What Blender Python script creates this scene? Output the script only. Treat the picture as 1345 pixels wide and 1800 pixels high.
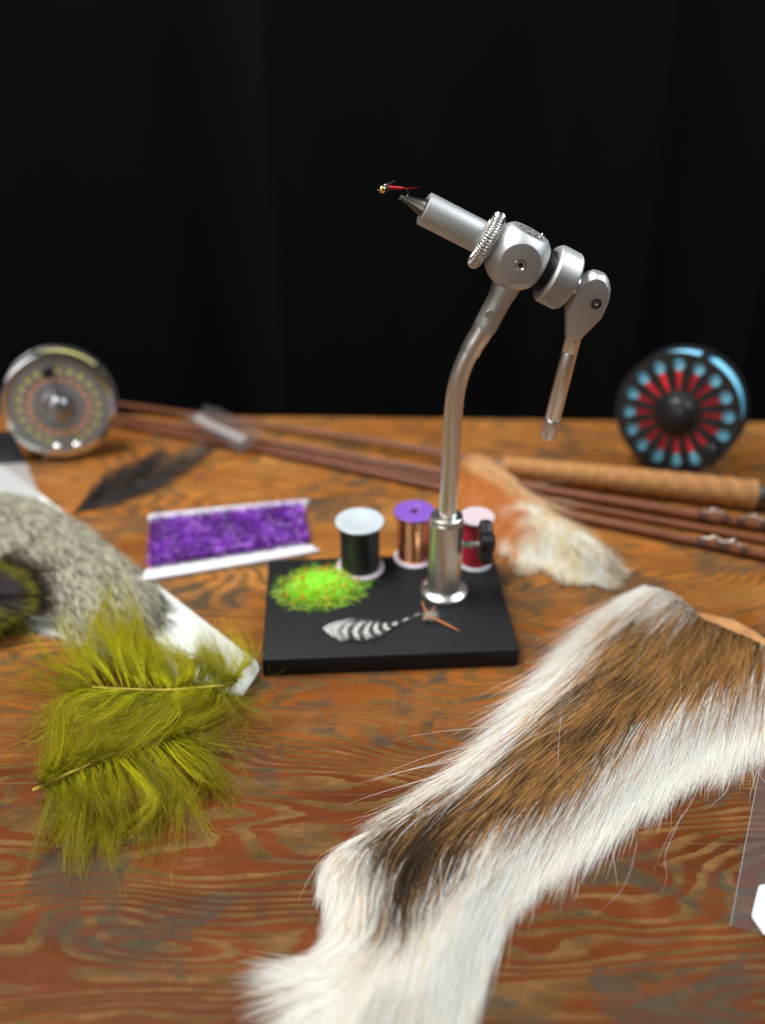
import bpy, bmesh, math
import numpy as np
from mathutils import Vector, Matrix

for o in list(bpy.data.objects):
    bpy.data.objects.remove(o)
SC = bpy.context.scene
COL = SC.collection
R = math.radians
U = 0.01                                  # builder coordinates are centimetres, the scene is in metres
FPX, PITCH, CAMH = 1700.0, R(32.0), 38.6  # focal length in photo pixels, downward pitch, camera height (cm)

# ------------------------------------------------------------------ camera
cd = bpy.data.cameras.new('camera')
cam = bpy.data.objects.new('camera', cd)
COL.objects.link(cam)
cam.location = (0, 0, CAMH * U)
cam.rotation_euler = (R(90) - PITCH, 0, 0)
cd.sensor_fit = 'VERTICAL'
cd.sensor_height = 36
cd.sensor_width = 27
cd.lens = FPX / 1800 * 36
cd.clip_start, cd.clip_end = 0.02, 50
cd.dof.use_dof = True
cd.dof.focus_distance = 0.499
cd.dof.aperture_fstop = 2.9
SC.camera = cam

# ------------------------------------------------------------------ world, lamps, exposure
w = bpy.data.worlds.new('World')
SC.world = w
w.use_nodes = True
bg = w.node_tree.nodes['Background']
bg.inputs[0].default_value = (1.0, 0.97, 0.93, 1)
bg.inputs[1].default_value = 0.045


def area(name, loc, target, sx, sy, power, col):
    d = bpy.data.lights.new(name, 'AREA')
    d.shape = 'RECTANGLE'
    d.size, d.size_y, d.energy, d.color = sx * U, sy * U, power, col
    o = bpy.data.objects.new(name, d)
    COL.objects.link(o)
    o.location = Vector(loc) * U
    o.rotation_euler = (Vector(target) - Vector(loc)).to_track_quat('-Z', 'Y').to_euler()
    return o


area('overhead_softbox', (-42, 54, 118), (4, 42, 0), 60, 48, 17.5, (1.0, 0.985, 0.96))
area('side_window', (100, 52, 105), (0, 46, 4), 85, 65, 11.0, (0.84, 0.92, 1.0))
area('room_fill', (-95, -75, 72), (0, 52, 10), 120, 110, 5.5, (1.0, 0.975, 0.93))  # added fill panel, front left, to brighten metal and front faces

SC.view_settings.view_transform = 'Standard'
SC.view_settings.look = 'None'
SC.view_settings.exposure = 0.50
SC.view_settings.gamma = 1.0
SC.cycles.use_denoising = True
SC.cycles.max_bounces = 16
SC.cycles.diffuse_bounces = 12
SC.cycles.transmission_bounces = 12
SC.cycles.transparent_max_bounces = 24

rng = np.random.default_rng(7)


# ------------------------------------------------------------------ camera geometry (builder cm)
def ray(px, py):
    a = (np.asarray(px, float) - 672.5) / FPX
    b = (np.asarray(py, float) - 900) / FPX
    c, s = math.cos(PITCH), math.sin(PITCH)
    return a, c - b * s, -s - b * c


def at(px, py, z=0.0):
    """point at height z (cm) above the table under a photo pixel"""
    dx, dy, dz = ray(px, py)
    t = (np.asarray(z, float) - CAMH) / dz
    return np.stack(np.broadcast_arrays(dx * t, dy * t, np.asarray(z, float) + 0 * t), -1)


def pl(px, py, Y):
    """point of the vertical plane y = Y under a photo pixel"""
    dx, dy, dz = ray(px, py)
    t = Y / dy
    return np.array([dx * t, Y, CAMH + dz * t])


def topx(P):
    c, s = math.cos(PITCH), math.sin(PITCH)
    d = P[..., 1] * c + (CAMH - P[..., 2]) * s
    v = -P[..., 1] * s + (CAMH - P[..., 2]) * c
    return np.stack([672.5 + FPX * P[..., 0] / d, 900 + FPX * v / d], -1)


def depth(P):
    return P[1] * math.cos(PITCH) + (CAMH - P[2]) * math.sin(PITCH)


def cm(rpx, P):
    return rpx * depth(np.asarray(P)) / FPX


def unit(v):
    v = np.asarray(v, float)
    return v / np.maximum(np.linalg.norm(v, axis=-1, keepdims=True), 1e-9)


def spline(pts, n):
    """Catmull-Rom through pts, n samples"""
    P = np.asarray(pts, float)
    P = np.vstack([2 * P[0] - P[1], P, 2 * P[-1] - P[-2]])
    m = len(P) - 3
    t = np.linspace(0, m - 1e-6, n)
    i = t.astype(int)
    f = (t - i)[:, None]
    a, b, c, d = P[i], P[i + 1], P[i + 2], P[i + 3]
    return 0.5 * (2 * b + (c - a) * f + (2 * a - 5 * b + 4 * c - d) * f ** 2 + (3 * b - a - 3 * c + d) * f ** 3)


def vnoise(x, y, seed=0):
    x, y = np.asarray(x, float), np.asarray(y, float)
    xi, yi = np.floor(x).astype(np.int64), np.floor(y).astype(np.int64)
    fx, fy = x - xi, y - yi
    fx, fy = fx * fx * (3 - 2 * fx), fy * fy * (3 - 2 * fy)

    def h(i, j):
        n = (i * 374761393 + j * 668265263 + seed * 1442695041) & 0x7fffffff
        n = ((n ^ (n >> 13)) * 1274126177) & 0x7fffffff
        return ((n ^ (n >> 16)) & 0xffff) / 65535.0
    return (h(xi, yi) * (1 - fx) + h(xi + 1, yi) * fx) * (1 - fy) + (h(xi, yi + 1) * (1 - fx) + h(xi + 1, yi + 1) * fx) * fy


def sdist(P, poly):
    """signed distance of points to a polygon, positive inside"""
    P = np.asarray(P, float)
    poly = np.asarray(poly, float)
    d = np.full(P.shape[:-1], 1e9)
    ins = np.zeros(P.shape[:-1], bool)
    for a, b in zip(poly, np.roll(poly, -1, 0)):
        e = b - a
        q = P - a
        t = np.clip((q @ e) / max(e @ e, 1e-9), 0, 1)
        d = np.minimum(d, np.linalg.norm(q - t[..., None] * e, axis=-1))
        c = ((a[1] > P[..., 1]) != (b[1] > P[..., 1]))
        xx = a[0] + (P[..., 1] - a[1]) * (b[0] - a[0]) / (b[1] - a[1] if abs(b[1] - a[1]) > 1e-9 else 1e-9)
        ins ^= c & (P[..., 0] < xx)
    return np.where(ins, d, -d)


def sstep(a, b, x):
    t = np.clip((x - a) / (b - a), 0, 1)
    return t * t * (3 - 2 * t)


# ------------------------------------------------------------------ materials
def new_mat(name):
    m = bpy.data.materials.new(name)
    m.use_nodes = True
    nt = m.node_tree
    for n in list(nt.nodes):
        nt.nodes.remove(n)
    out = nt.nodes.new('ShaderNodeOutputMaterial')
    return m, nt, out


def nd(nt, kind, **kw):
    n = nt.nodes.new(kind)
    for k, v in kw.items():
        if k.startswith('i_'):
            key = k[2:]
            key = int(key) if key.isdigit() else key.replace('_', ' ')
            n.inputs[key].default_value = v
        else:
            setattr(n, k, v)
    return n


def mth(nt, op, a, b=None, c=None):
    n = nt.nodes.new('ShaderNodeMath')
    n.operation = op
    for i, v in enumerate((a, b, c)):
        if v is None:
            continue
        if isinstance(v, (int, float)):
            n.inputs[i].default_value = v
        else:
            nt.links.new(v, n.inputs[i])
    return n.outputs[0]


def ramp(nt, fac, stops, interp='LINEAR'):
    n = nt.nodes.new('ShaderNodeValToRGB')
    n.color_ramp.interpolation = interp
    e = n.color_ramp.elements
    e[0].position, e[0].color = stops[0][0], (*stops[0][1], 1)
    e[1].position, e[1].color = stops[-1][0], (*stops[-1][1], 1)
    for p, c in stops[1:-1]:
        x = e.new(p)
        x.color = (*c, 1)
    nt.links.new(fac, n.inputs[0])
    return n.outputs[0]


def mixc(nt, fac, a, b):
    n = nt.nodes.new('ShaderNodeMix')
    n.data_type = 'RGBA'
    for i, v in ((0, fac), (6, a), (7, b)):
        if isinstance(v, (int, float)):
            n.inputs[i].default_value = v
        elif isinstance(v, tuple):
            n.inputs[i].default_value = (*v, 1)
        else:
            nt.links.new(v, n.inputs[i])
    return n.outputs[2]


def noise(nt, vec, scale, detail=3, rough=0.55, dist=0.0):
    n = nd(nt, 'ShaderNodeTexNoise', i_Scale=scale, i_Detail=detail, i_Roughness=rough, i_Distortion=dist)
    nt.links.new(vec, n.inputs['Vector'])
    return n.outputs[0]


def mapping(nt, vec, scale, loc=(0, 0, 0), rot=(0, 0, 0)):
    n = nt.nodes.new('ShaderNodeMapping')
    n.inputs['Scale'].default_value = scale
    n.inputs['Location'].default_value = loc
    n.inputs['Rotation'].default_value = rot
    nt.links.new(vec, n.inputs['Vector'])
    return n.outputs[0]


def bump(nt, h, strength, dist):
    n = nd(nt, 'ShaderNodeBump', i_Strength=strength, i_Distance=dist)
    nt.links.new(h, n.inputs['Height'])
    return n.outputs[0]


def plain(name, col, rough=0.5, metal=0.0, spec=0.5, var=0.12, nscale=400.0, bmp=0.0, coat=0.0, rvar=0.08, aniso=0.0):
    """principled surface with a little procedural unevenness in tint, gloss and relief"""
    m, nt, out = new_mat(name)
    p = nd(nt, 'ShaderNodeBsdfPrincipled', i_Metallic=metal)
    p.inputs['Specular IOR Level'].default_value = spec
    p.inputs['Coat Weight'].default_value = coat
    p.inputs['Coat Roughness'].default_value = 0.1
    p.inputs['Anisotropic'].default_value = aniso
    tc = nd(nt, 'ShaderNodeTexCoord').outputs['Object']
    n = noise(nt, tc, nscale, 4)
    lo = tuple(max(0, c * (1 - var)) for c in col)
    hi = tuple(min(1, c * (1 + var)) for c in col)
    nt.links.new(ramp(nt, n, [(0.3, lo), (0.7, hi)]), p.inputs['Base Color'])
    n2 = noise(nt, tc, nscale * 0.23, 3)
    nt.links.new(mth(nt, 'MULTIPLY_ADD', n2, rvar * 2, rough - rvar), p.inputs['Roughness'])
    if bmp:
        nt.links.new(bump(nt, n, bmp, 0.0002), p.inputs['Normal'])
    nt.links.new(p.outputs[0], out.inputs[0])
    return m


def strand_mat(name, rough=0.55, trans=0.3, spec=0.25, metal=0.0, sheen=0.0):
    """hair and fibre: colour from the strand's own attribute, some light passing through"""
    m, nt, out = new_mat(name)
    a = nd(nt, 'ShaderNodeAttribute', attribute_name='Col')
    p = nd(nt, 'ShaderNodeBsdfPrincipled', i_Roughness=rough, i_Metallic=metal)
    p.inputs['Specular IOR Level'].default_value = spec
    p.inputs['Sheen Weight'].default_value = sheen
    nt.links.new(a.outputs['Color'], p.inputs['Base Color'])
    if trans > 0:
        t = nd(nt, 'ShaderNodeBsdfTranslucent')
        nt.links.new(a.outputs['Color'], t.inputs['Color'])
        mx = nd(nt, 'ShaderNodeMixShader', i_0=trans)
        nt.links.new(p.outputs[0], mx.inputs[1])
        nt.links.new(t.outputs[0], mx.inputs[2])
        nt.links.new(mx.outputs[0], out.inputs[0])
    else:
        nt.links.new(p.outputs[0], out.inputs[0])
    return m


def film_mat(name, tint=(0.9, 0.9, 0.9), haze=0.12, gloss=0.12, rough=0.12):
    m, nt, out = new_mat(name)
    tc = nd(nt, 'ShaderNodeTexCoord').outputs['Object']
    tr = nd(nt, 'ShaderNodeBsdfTransparent', i_Color=(*tint, 1))
    df = nd(nt, 'ShaderNodeBsdfDiffuse', i_Color=(0.75, 0.75, 0.77, 1))
    gl = nd(nt, 'ShaderNodeBsdfGlossy', i_Roughness=rough)
    b = bump(nt, noise(nt, tc, 60, 3), 0.5, 0.002)
    nt.links.new(b, gl.inputs['Normal'])
    m1 = nd(nt, 'ShaderNodeMixShader', i_0=haze)
    m2 = nd(nt, 'ShaderNodeMixShader', i_0=gloss)
    nt.links.new(tr.outputs[0], m1.inputs[1])
    nt.links.new(df.outputs[0], m1.inputs[2])
    nt.links.new(m1.outputs[0], m2.inputs[1])
    nt.links.new(gl.outputs[0], m2.inputs[2])
    nt.links.new(m2.outputs[0], out.inputs[0])
    return m


def wood_mat():
    m, nt, out = new_mat('worn_plywood')
    p = nd(nt, 'ShaderNodeBsdfPrincipled')
    p.inputs['Specular IOR Level'].default_value = 0.06
    tc = nd(nt, 'ShaderNodeTexCoord').outputs['Object']
    sep = nd(nt, 'ShaderNodeSeparateXYZ')
    nt.links.new(tc, sep.inputs[0])
    X, Y = sep.outputs[0], sep.outputs[1]
    # growth-ring contours of a stretched height field: cathedrals and ovals of rotary-cut veneer
    big = noise(nt, mapping(nt, tc, (3.5, 15.0, 1), (0.37, 0.21, 0)), 1.0, 2.2, 0.5, 0.2)
    mid = noise(nt, mapping(nt, tc, (9, 46, 1)), 1.0, 2, 0.5)
    fine = noise(nt, mapping(nt, tc, (70, 420, 1)), 1.0, 3, 0.6)
    und = noise(nt, mapping(nt, tc, (8, 7, 1), (6.1, 2.2, 0)), 1.0, 2, 0.5)
    dens = noise(nt, mapping(nt, tc, (2.4, 5.5, 1), (3.3, 0.9, 0)), 1.0, 1, 0.5)
    h = mth(nt, 'MULTIPLY', big, mth(nt, 'MULTIPLY_ADD', dens, 36.0, 2.0))
    h = mth(nt, 'MULTIPLY_ADD', mid, 1.9, h)
    h = mth(nt, 'MULTIPLY_ADD', fine, 0.42, h)
    h = mth(nt, 'MULTIPLY_ADD', mth(nt, 'MULTIPLY_ADD', mth(nt, 'SUBTRACT', und, 0.5), 0.050, Y), 120.0, h)
    ring = mth(nt, 'FRACT', h)
    wear_glare = noise(nt, mapping(nt, tc, (9, 16, 1), (2.1, 0.4, 0)), 1.0, 4, 0.6)
    streak = noise(nt, mapping(nt, tc, (55, 900, 1)), 1.0, 3, 0.65)
    band = ramp(nt, ring, [(0.0, (1, 1, 1)), (0.04, (0, 0, 0)), (0.46, (0.06, 0.06, 0.06)), (0.62, (0.85, 0.85, 0.85)), (0.9, (1, 1, 1)), (1.0, (1, 1, 1))])
    bandv = mth(nt, 'MULTIPLY_ADD', mth(nt, 'SUBTRACT', streak, 0.5), 1.1, band)
    bandv = mth(nt, 'MAXIMUM', mth(nt, 'MINIMUM', bandv, 1.0), 0.0)
    red = ramp(nt, noise(nt, mapping(nt, tc, (8, 26, 1), (1.3, 5, 0)), 1.0, 4, 0.6),
               [(0.3, (0.065, 0.0145, 0.004)), (0.55, (0.130, 0.031, 0.006)), (0.75, (0.195, 0.056, 0.010))])
    tan = ramp(nt, noise(nt, mapping(nt, tc, (30, 80, 1), (7, 3, 0)), 1.0, 4, 0.6),
               [(0.3, (0.058, 0.033, 0.013)), (0.5, (0.120, 0.062, 0.019)), (0.75, (0.23, 0.118, 0.036))])
    front = mixc(nt, bandv, red, tan)
    # less worn orange varnish towards the back, with the glare there painted in
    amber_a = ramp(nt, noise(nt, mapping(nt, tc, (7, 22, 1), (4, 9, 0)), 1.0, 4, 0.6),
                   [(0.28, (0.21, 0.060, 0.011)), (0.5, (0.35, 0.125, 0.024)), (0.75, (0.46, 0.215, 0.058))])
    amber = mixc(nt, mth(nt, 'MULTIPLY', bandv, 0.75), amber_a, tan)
    ymix = mth(nt, 'MULTIPLY_ADD', mth(nt, 'SUBTRACT', wear_glare, 0.5), 0.35, Y)
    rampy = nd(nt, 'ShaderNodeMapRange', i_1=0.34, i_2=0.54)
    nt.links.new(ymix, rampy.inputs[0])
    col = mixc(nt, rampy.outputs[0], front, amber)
    # grey-green ground-in dirt, patchy, with drips and scuffs of its own shape
    dirt = noise(nt, mapping(nt, tc, (15, 21, 1), (5.2, 1.7, 0)), 1.0, 6, 0.66, 0.8)
    dirtf = nd(nt, 'ShaderNodeMapRange', i_1=0.515, i_2=0.60)
    nt.links.new(dirt, dirtf.inputs[0])
    dirtm = mth(nt, 'MULTIPLY', dirtf.outputs[0], mth(nt, 'MULTIPLY_ADD', bandv, 0.30, 0.48))
    col = mixc(nt, dirtm, col, (0.045, 0.042, 0.032))
    grime = noise(nt, mapping(nt, tc, (60, 60, 1), (1, 8, 0)), 1.0, 3, 0.7)
    gm = nd(nt, 'ShaderNodeMapRange', i_1=0.64, i_2=0.72)
    nt.links.new(grime, gm.inputs[0])
    col = mixc(nt, mth(nt, 'MULTIPLY', gm.outputs[0], 0.55), col, (0.034, 0.033, 0.029))
    # short dents and nicks across the grain
    vo = nd(nt, 'ShaderNodeTexVoronoi', i_Scale=1.0, i_Randomness=1.0)
    wob = mapping(nt, tc, (44, 18, 1), (0.3, 0.6, 0), (0, 0, 0.12))
    nt.links.new(wob, vo.inputs['Vector'])
    near = nd(nt, 'ShaderNodeMapRange', i_1=0.07, i_2=0.12, i_3=1.0, i_4=0.0)
    nt.links.new(mth(nt, 'MULTIPLY_ADD', mth(nt, 'SUBTRACT', grime, 0.5), 0.20, vo.outputs['Distance']), near.inputs[0])
    pick = mth(nt, 'GREATER_THAN', vo.outputs['Color'], 0.5)
    pit = mth(nt, 'MULTIPLY', near.outputs[0], pick)
    col = mixc(nt, mth(nt, 'MULTIPLY', pit, 0.8), col, (0.025, 0.024, 0.021))
    scr = noise(nt, mapping(nt, tc, (5, 520, 1), (2, 7, 0), (0, 0, 0.55)), 1.0, 2, 0.5)
    sv = nd(nt, 'ShaderNodeMapRange', i_1=0.70, i_2=0.74)
    nt.links.new(scr, sv.inputs[0])
    col = mixc(nt, mth(nt, 'MULTIPLY', sv.outputs[0], 0.4), col, (0.20, 0.13, 0.075))
    pore = noise(nt, mapping(nt, tc, (160, 2200, 1), (3, 1, 0)), 1.0, 3, 0.7)
    pv = nd(nt, 'ShaderNodeMapRange', i_1=0.50, i_2=0.66)
    nt.links.new(pore, pv.inputs[0])
    col = mixc(nt, mth(nt, 'MULTIPLY', pv.outputs[0], 0.42), col, (0.045, 0.022, 0.012))
    nt.links.new(col, p.inputs['Base Color'])
    r = mth(nt, 'MULTIPLY_ADD', bandv, 0.12, 0.46)
    r = mth(nt, 'MULTIPLY_ADD', dirtm, 0.2, r)
    nt.links.new(r, p.inputs['Roughness'])
    hh = mth(nt, 'MULTIPLY', bandv, -0.5)
    hh = mth(nt, 'MULTIPLY_ADD', streak, 0.35, hh)
    hh = mth(nt, 'MULTIPLY_ADD', pit, -1.6, hh)
    nt.links.new(bump(nt, hh, 0.45, 0.0006), p.inputs['Normal'])
    nt.links.new(p.outputs[0], out.inputs[0])
    return m


def cork_mat():
    m, nt, out = new_mat('cork')
    p = nd(nt, 'ShaderNodeBsdfPrincipled', i_Roughness=0.75)
    p.inputs['Specular IOR Level'].default_value = 0.2
    tc = nd(nt, 'ShaderNodeTexCoord').outputs['Object']
    n = noise(nt, mapping(nt, tc, (70, 40, 60)), 1.0, 4, 0.6)
    f = noise(nt, mapping(nt, tc, (300, 300, 300)), 1.0, 3, 0.6)
    c = ramp(nt, n, [(0.3, (0.19, 0.082, 0.028)), (0.5, (0.36, 0.17, 0.058)), (0.7, (0.48, 0.25, 0.09))])
    pf = nd(nt, 'ShaderNodeMapRange', i_1=0.6, i_2=0.7)
    nt.links.new(f, pf.inputs[0])
    nt.links.new(mixc(nt, mth(nt, 'MULTIPLY', pf.outputs[0], 0.6), c, (0.13, 0.06, 0.028)), p.inputs['Base Color'])
    nt.links.new(bump(nt, f, 0.5, 0.0006), p.inputs['Normal'])
    nt.links.new(p.outputs[0], out.inputs[0])
    return m


def curtain_mat():
    m, nt, out = new_mat('black_cloth')
    p = nd(nt, 'ShaderNodeBsdfPrincipled', i_Roughness=0.95)
    p.inputs['Specular IOR Level'].default_value = 0.05
    p.inputs['Sheen Weight'].default_value = 0.02
    tc = nd(nt, 'ShaderNodeTexCoord').outputs['Object']
    n = noise(nt, mapping(nt, tc, (900, 900, 900)), 1.0, 2)
    nt.links.new(ramp(nt, n, [(0.3, (0.0016, 0.0016, 0.0017)), (0.7, (0.0027, 0.0026, 0.0026))]), p.inputs['Base Color'])
    nt.links.new(p.outputs[0], out.inputs[0])
    return m


M = dict(
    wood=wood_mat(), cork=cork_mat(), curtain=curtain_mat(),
    alu=plain('blasted_aluminium', (0.51, 0.515, 0.51), 0.53, 1.0, var=0.06, nscale=1500, bmp=0.25, rvar=0.03),
    alu_flat=plain('machined_aluminium', (0.53, 0.525, 0.51), 0.54, 1.0, var=0.07, nscale=1800, bmp=0.15, rvar=0.03),
    steel=plain('polished_steel', (0.82, 0.80, 0.76), 0.36, 1.0, var=0.03, nscale=700, rvar=0.03, aniso=0.4),
    satin=plain('satin_steel', (0.76, 0.75, 0.71), 0.32, 1.0, var=0.04, nscale=900, bmp=0.1, rvar=0.04),
    spring=plain('spring_steel', (0.72, 0.70, 0.68), 0.18, 1.0, var=0.03, rvar=0.03),
    gunmetal=plain('blackened_steel', (0.17, 0.165, 0.15), 0.33, 1.0, var=0.1, nscale=900, rvar=0.05),
    black_metal=plain('black_oxide', (0.025, 0.025, 0.027), 0.38, 0.6, var=0.2, nscale=900),
    powder=plain('black_powder_coat', (0.010, 0.010, 0.011), 0.58, 0.0, spec=0.2, var=0.25, nscale=1600, bmp=0.5),
    knob=plain('black_plastic', (0.012, 0.012, 0.013), 0.42, spec=0.45, var=0.2),
    white_plastic=plain('white_plastic', (0.42, 0.47, 0.50), 0.40, var=0.03),
    white_lilac=plain('lilac_white_plastic', (0.66, 0.60, 0.70), 0.32, var=0.04),
    pink_white=plain('pinkish_white_plastic', (0.50, 0.41, 0.43), 0.4, var=0.03),
    purple_plastic=plain('purple_plastic', (0.17, 0.07, 0.38), 0.4, var=0.06),
    black_thread=plain('black_thread', (0.010, 0.012, 0.012), 0.40, spec=0.5, var=0.3),
    copper=plain('copper_wire', (0.83, 0.40, 0.20), 0.20, 1.0, var=0.08),
    red_thread=plain('red_thread', (0.42, 0.008, 0.030), 0.45, var=0.18),
    card=plain('white_card', (0.60, 0.63, 0.59), 0.55, var=0.04, nscale=200),
    bobbin=plain('white_bobbin_card', (0.60, 0.59, 0.61), 0.45, var=0.03, nscale=200),
    label=plain('white_label', (0.62, 0.62, 0.62), 0.5, var=0.02),
    hide=plain('tanned_skin', (0.42, 0.20, 0.07), 0.6, var=0.25, nscale=90, bmp=0.4),
    dark_hide=plain('dried_skin', (0.10, 0.055, 0.030), 0.6, var=0.3, nscale=90, bmp=0.4),
    rod=plain('varnished_brown_blank', (0.15, 0.050, 0.022), 0.38, spec=0.3, var=0.2, nscale=60, coat=0.0),
    wrap=plain('dark_thread_wrap', (0.05, 0.018, 0.010), 0.3, var=0.2, coat=0.4),
    guide=plain('guide_wire', (0.6, 0.58, 0.56), 0.22, 1.0),
    reel_silver=plain('brushed_reel_metal', (0.36, 0.36, 0.38), 0.30, 1.0, var=0.06, nscale=500),
    reel_face=plain('grey_reel_face', (0.27, 0.27, 0.28), 0.38, 0.55, var=0.08, nscale=500),
    chrome=plain('bright_chrome', (0.75, 0.76, 0.79), 0.10, 1.0, var=0.02, rvar=0.02),
    reel_black=plain('black_anodised', (0.010, 0.010, 0.011), 0.36, 0.0, spec=0.4, var=0.15),
    line_blue=plain('light_blue_fly_line', (0.20, 0.60, 0.82), 0.40, var=0.08, nscale=300),
    backing_red=plain('red_backing_line', (0.85, 0.022, 0.035), 0.55, var=0.15, nscale=300),
    line_yellow=plain('pale_yellow_fly_line', (0.66, 0.60, 0.22), 0.42, var=0.1, nscale=300),
    backing_orange=plain('orange_backing_line', (0.88, 0.42, 0.24), 0.55, var=0.15, nscale=300),
    gold=plain('gold_bead', (0.95, 0.62, 0.20), 0.14, 1.0, var=0.03),
    red_wire=plain('red_wire', (0.42, 0.014, 0.02), 0.22, 0.55, var=0.1),
    thorax=plain('peacock_thorax', (0.012, 0.016, 0.016), 0.4, var=0.4),
    hook=plain('hook_wire', (0.55, 0.53, 0.50), 0.2, 1.0),
    film=film_mat('clear_film', (0.84, 0.83, 0.86), 0.05, 0.05),
    film_edge=film_mat('film_weld', (0.85, 0.85, 0.85), 0.3, 0.15),
    film_grey=film_mat('cloudy_film', (0.72, 0.72, 0.70), 0.32, 0.08),
    film_pale=film_mat('pale_wrapper_film', (0.74, 0.68, 0.62), 0.05, 0.05, 0.3),
    header=plain('black_card', (0.010, 0.010, 0.011), 0.5, var=0.15),
    fur=strand_mat('fur', 0.5, 0.48, 0.3),
    marabou=strand_mat('marabou', 0.45, 0.45, 0.3),
    feather=strand_mat('feather_barbs', 0.5, 0.22, 0.25),
    tinsel=strand_mat('tinsel', 0.22, 0.12, 0.6, 0.25),
    dub=strand_mat('dubbing', 0.35, 0.5, 0.5),
    quill=plain('olive_quill', (0.40, 0.30, 0.045), 0.35, var=0.2, nscale=200),
    pale_quill=plain('pale_quill', (0.62, 0.55, 0.42), 0.4, var=0.1),
    dark_quill=plain('dark_quill', (0.11, 0.08, 0.055), 0.4, var=0.1),
    orange_biot=plain('orange_fibre', (0.65, 0.19, 0.04), 0.45, var=0.2),
)


# ------------------------------------------------------------------ objects
def thing(name, label, cat, loc=(0, 0, 0), group=None):
    o = bpy.data.objects.new(name, None)
    COL.objects.link(o)
    o.empty_display_size = 0.01
    o.location = Vector(loc) * U
    tag(o, label, cat, group)
    return o


def tag(o, label, cat, group=None):
    o['label'], o['category'] = label, cat
    if group:
        o['group'] = group
    return o


def root_loc(o):
    v = Vector((0, 0, 0))
    while o is not None:
        v += o.location
        o = o.parent
    return v


def link(name, me, mat, parent=None, label=None, kind=None, origin=None):
    """mesh data in world metres -> object under its parent (parents carry no rotation)"""
    o = bpy.data.objects.new(name, me)
    COL.objects.link(o)
    me.name = name
    if mat is not None:
        me.materials.append(mat)
    base = root_loc(parent) if parent is not None else Vector((0, 0, 0))
    if origin is not None:
        og = Vector(origin) * U
    elif len(me.vertices):
        co = np.empty(len(me.vertices) * 3, np.float32)
        me.vertices.foreach_get('co', co)
        co = co.reshape(-1, 3)
        og = Vector(((co[:, 0].min() + co[:, 0].max()) / 2, (co[:, 1].min() + co[:, 1].max()) / 2, co[:, 2].min()))
    else:
        og = base
    me.transform(Matrix.Translation(-og))
    if parent is not None:
        o.parent = parent
    o.location = og - base
    if label:
        o['label'] = label
    if kind:
        o['kind'] = kind
    return o


def frame(axis):
    a = unit(axis)
    r = np.array([0, 0, 1.0]) if abs(a[2]) < 0.9 else np.array([0, 1.0, 0])
    u = unit(np.cross(r, a))
    return u, np.cross(a, u), a


class MB:
    def __init__(s):
        s.v, s.f = [], []

    def add(s, V, Fc):
        n = len(s.v)
        s.v += [tuple(map(float, p)) for p in V]
        s.f += [tuple(i + n for i in f) for f in Fc]
        return s

    def lathe(s, o, axis, prof, n=40, cap0=True, cap1=True, mod=None):
        """prof: (radius, height) along axis"""
        u, w_, a = frame(axis)
        o = np.asarray(o, float)
        V, Fc, rows = [], [], []
        for j, (r, h) in enumerate(prof):
            if r <= 1e-6:
                rows.append([len(V)])
                V.append(o + a * h)
                continue
            row = []
            for i in range(n):
                t = 2 * math.pi * i / n
                rr = r * (mod(i, j) if mod else 1)
                row.append(len(V))
                V.append(o + a * h + u * math.cos(t) * rr + w_ * math.sin(t) * rr)
            rows.append(row)
        for A, B in zip(rows, rows[1:]):
            if len(A) == 1 and len(B) == 1:
                continue
            for i in range(n):
                k = (i + 1) % n
                if len(A) == 1:
                    Fc.append((A[0], B[k], B[i]))
                elif len(B) == 1:
                    Fc.append((A[i], A[k], B[0]))
                else:
                    Fc.append((A[i], A[k], B[k], B[i]))
        if cap0 and len(rows[0]) > 1:
            Fc.append(tuple(reversed(rows[0])))
        if cap1 and len(rows[-1]) > 1:
            Fc.append(tuple(rows[-1]))
        return s.add(V, Fc)

    def tube(s, pts, rad, n=12, caps=True, closed=False):
        P = np.asarray(pts, float)
        m = len(P)
        rad = np.broadcast_to(np.asarray(rad, float), (m,))
        T = unit(np.roll(P, -1, 0) - np.roll(P, 1, 0)) if closed else unit(np.gradient(P, axis=0))
        u = frame(T[0])[0]
        V, Fc = [], []
        for i in range(m):
            u = unit(u - T[i] * np.dot(u, T[i]))
            w_ = np.cross(T[i], u)
            for k in range(n):
                t = 2 * math.pi * k / n
                V.append(P[i] + rad[i] * (u * math.cos(t) + w_ * math.sin(t)))
        for i in range(m if closed else m - 1):
            j = (i + 1) % m
            for k in range(n):
                l = (k + 1) % n
                Fc.append((i * n + k, i * n + l, j * n + l, j * n + k))
        if caps and not closed:
            Fc.append(tuple(range(n - 1, -1, -1)))
            Fc.append(tuple((m - 1) * n + k for k in range(n)))
        return s.add(V, Fc)

    def prism(s, poly, z0, z1):
        """extrude a ground polygon (cm, xy) between two heights"""
        n = len(poly)
        a = sum(p[0] * q[1] - q[0] * p[1] for p, q in zip(poly, list(poly[1:]) + [poly[0]]))
        if a < 0:
            poly = list(reversed(list(poly)))
        V = [(p[0], p[1], z0) for p in poly] + [(p[0], p[1], z1) for p in poly]
        Fc = [tuple(range(n - 1, -1, -1)), tuple(range(n, 2 * n))]
        Fc += [(i, (i + 1) % n, n + (i + 1) % n, n + i) for i in range(n)]
        return s.add(V, Fc)

    def build(s, name, mat, parent=None, angle=35, bevel=0.0, segs=2, **kw):
        me = bpy.data.meshes.new(name)
        me.from_pydata([tuple(c * U for c in p) for p in s.v], [], s.f)
        finish(me, angle, bevel, segs)
        return link(name, me, mat, parent, **kw)


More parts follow.
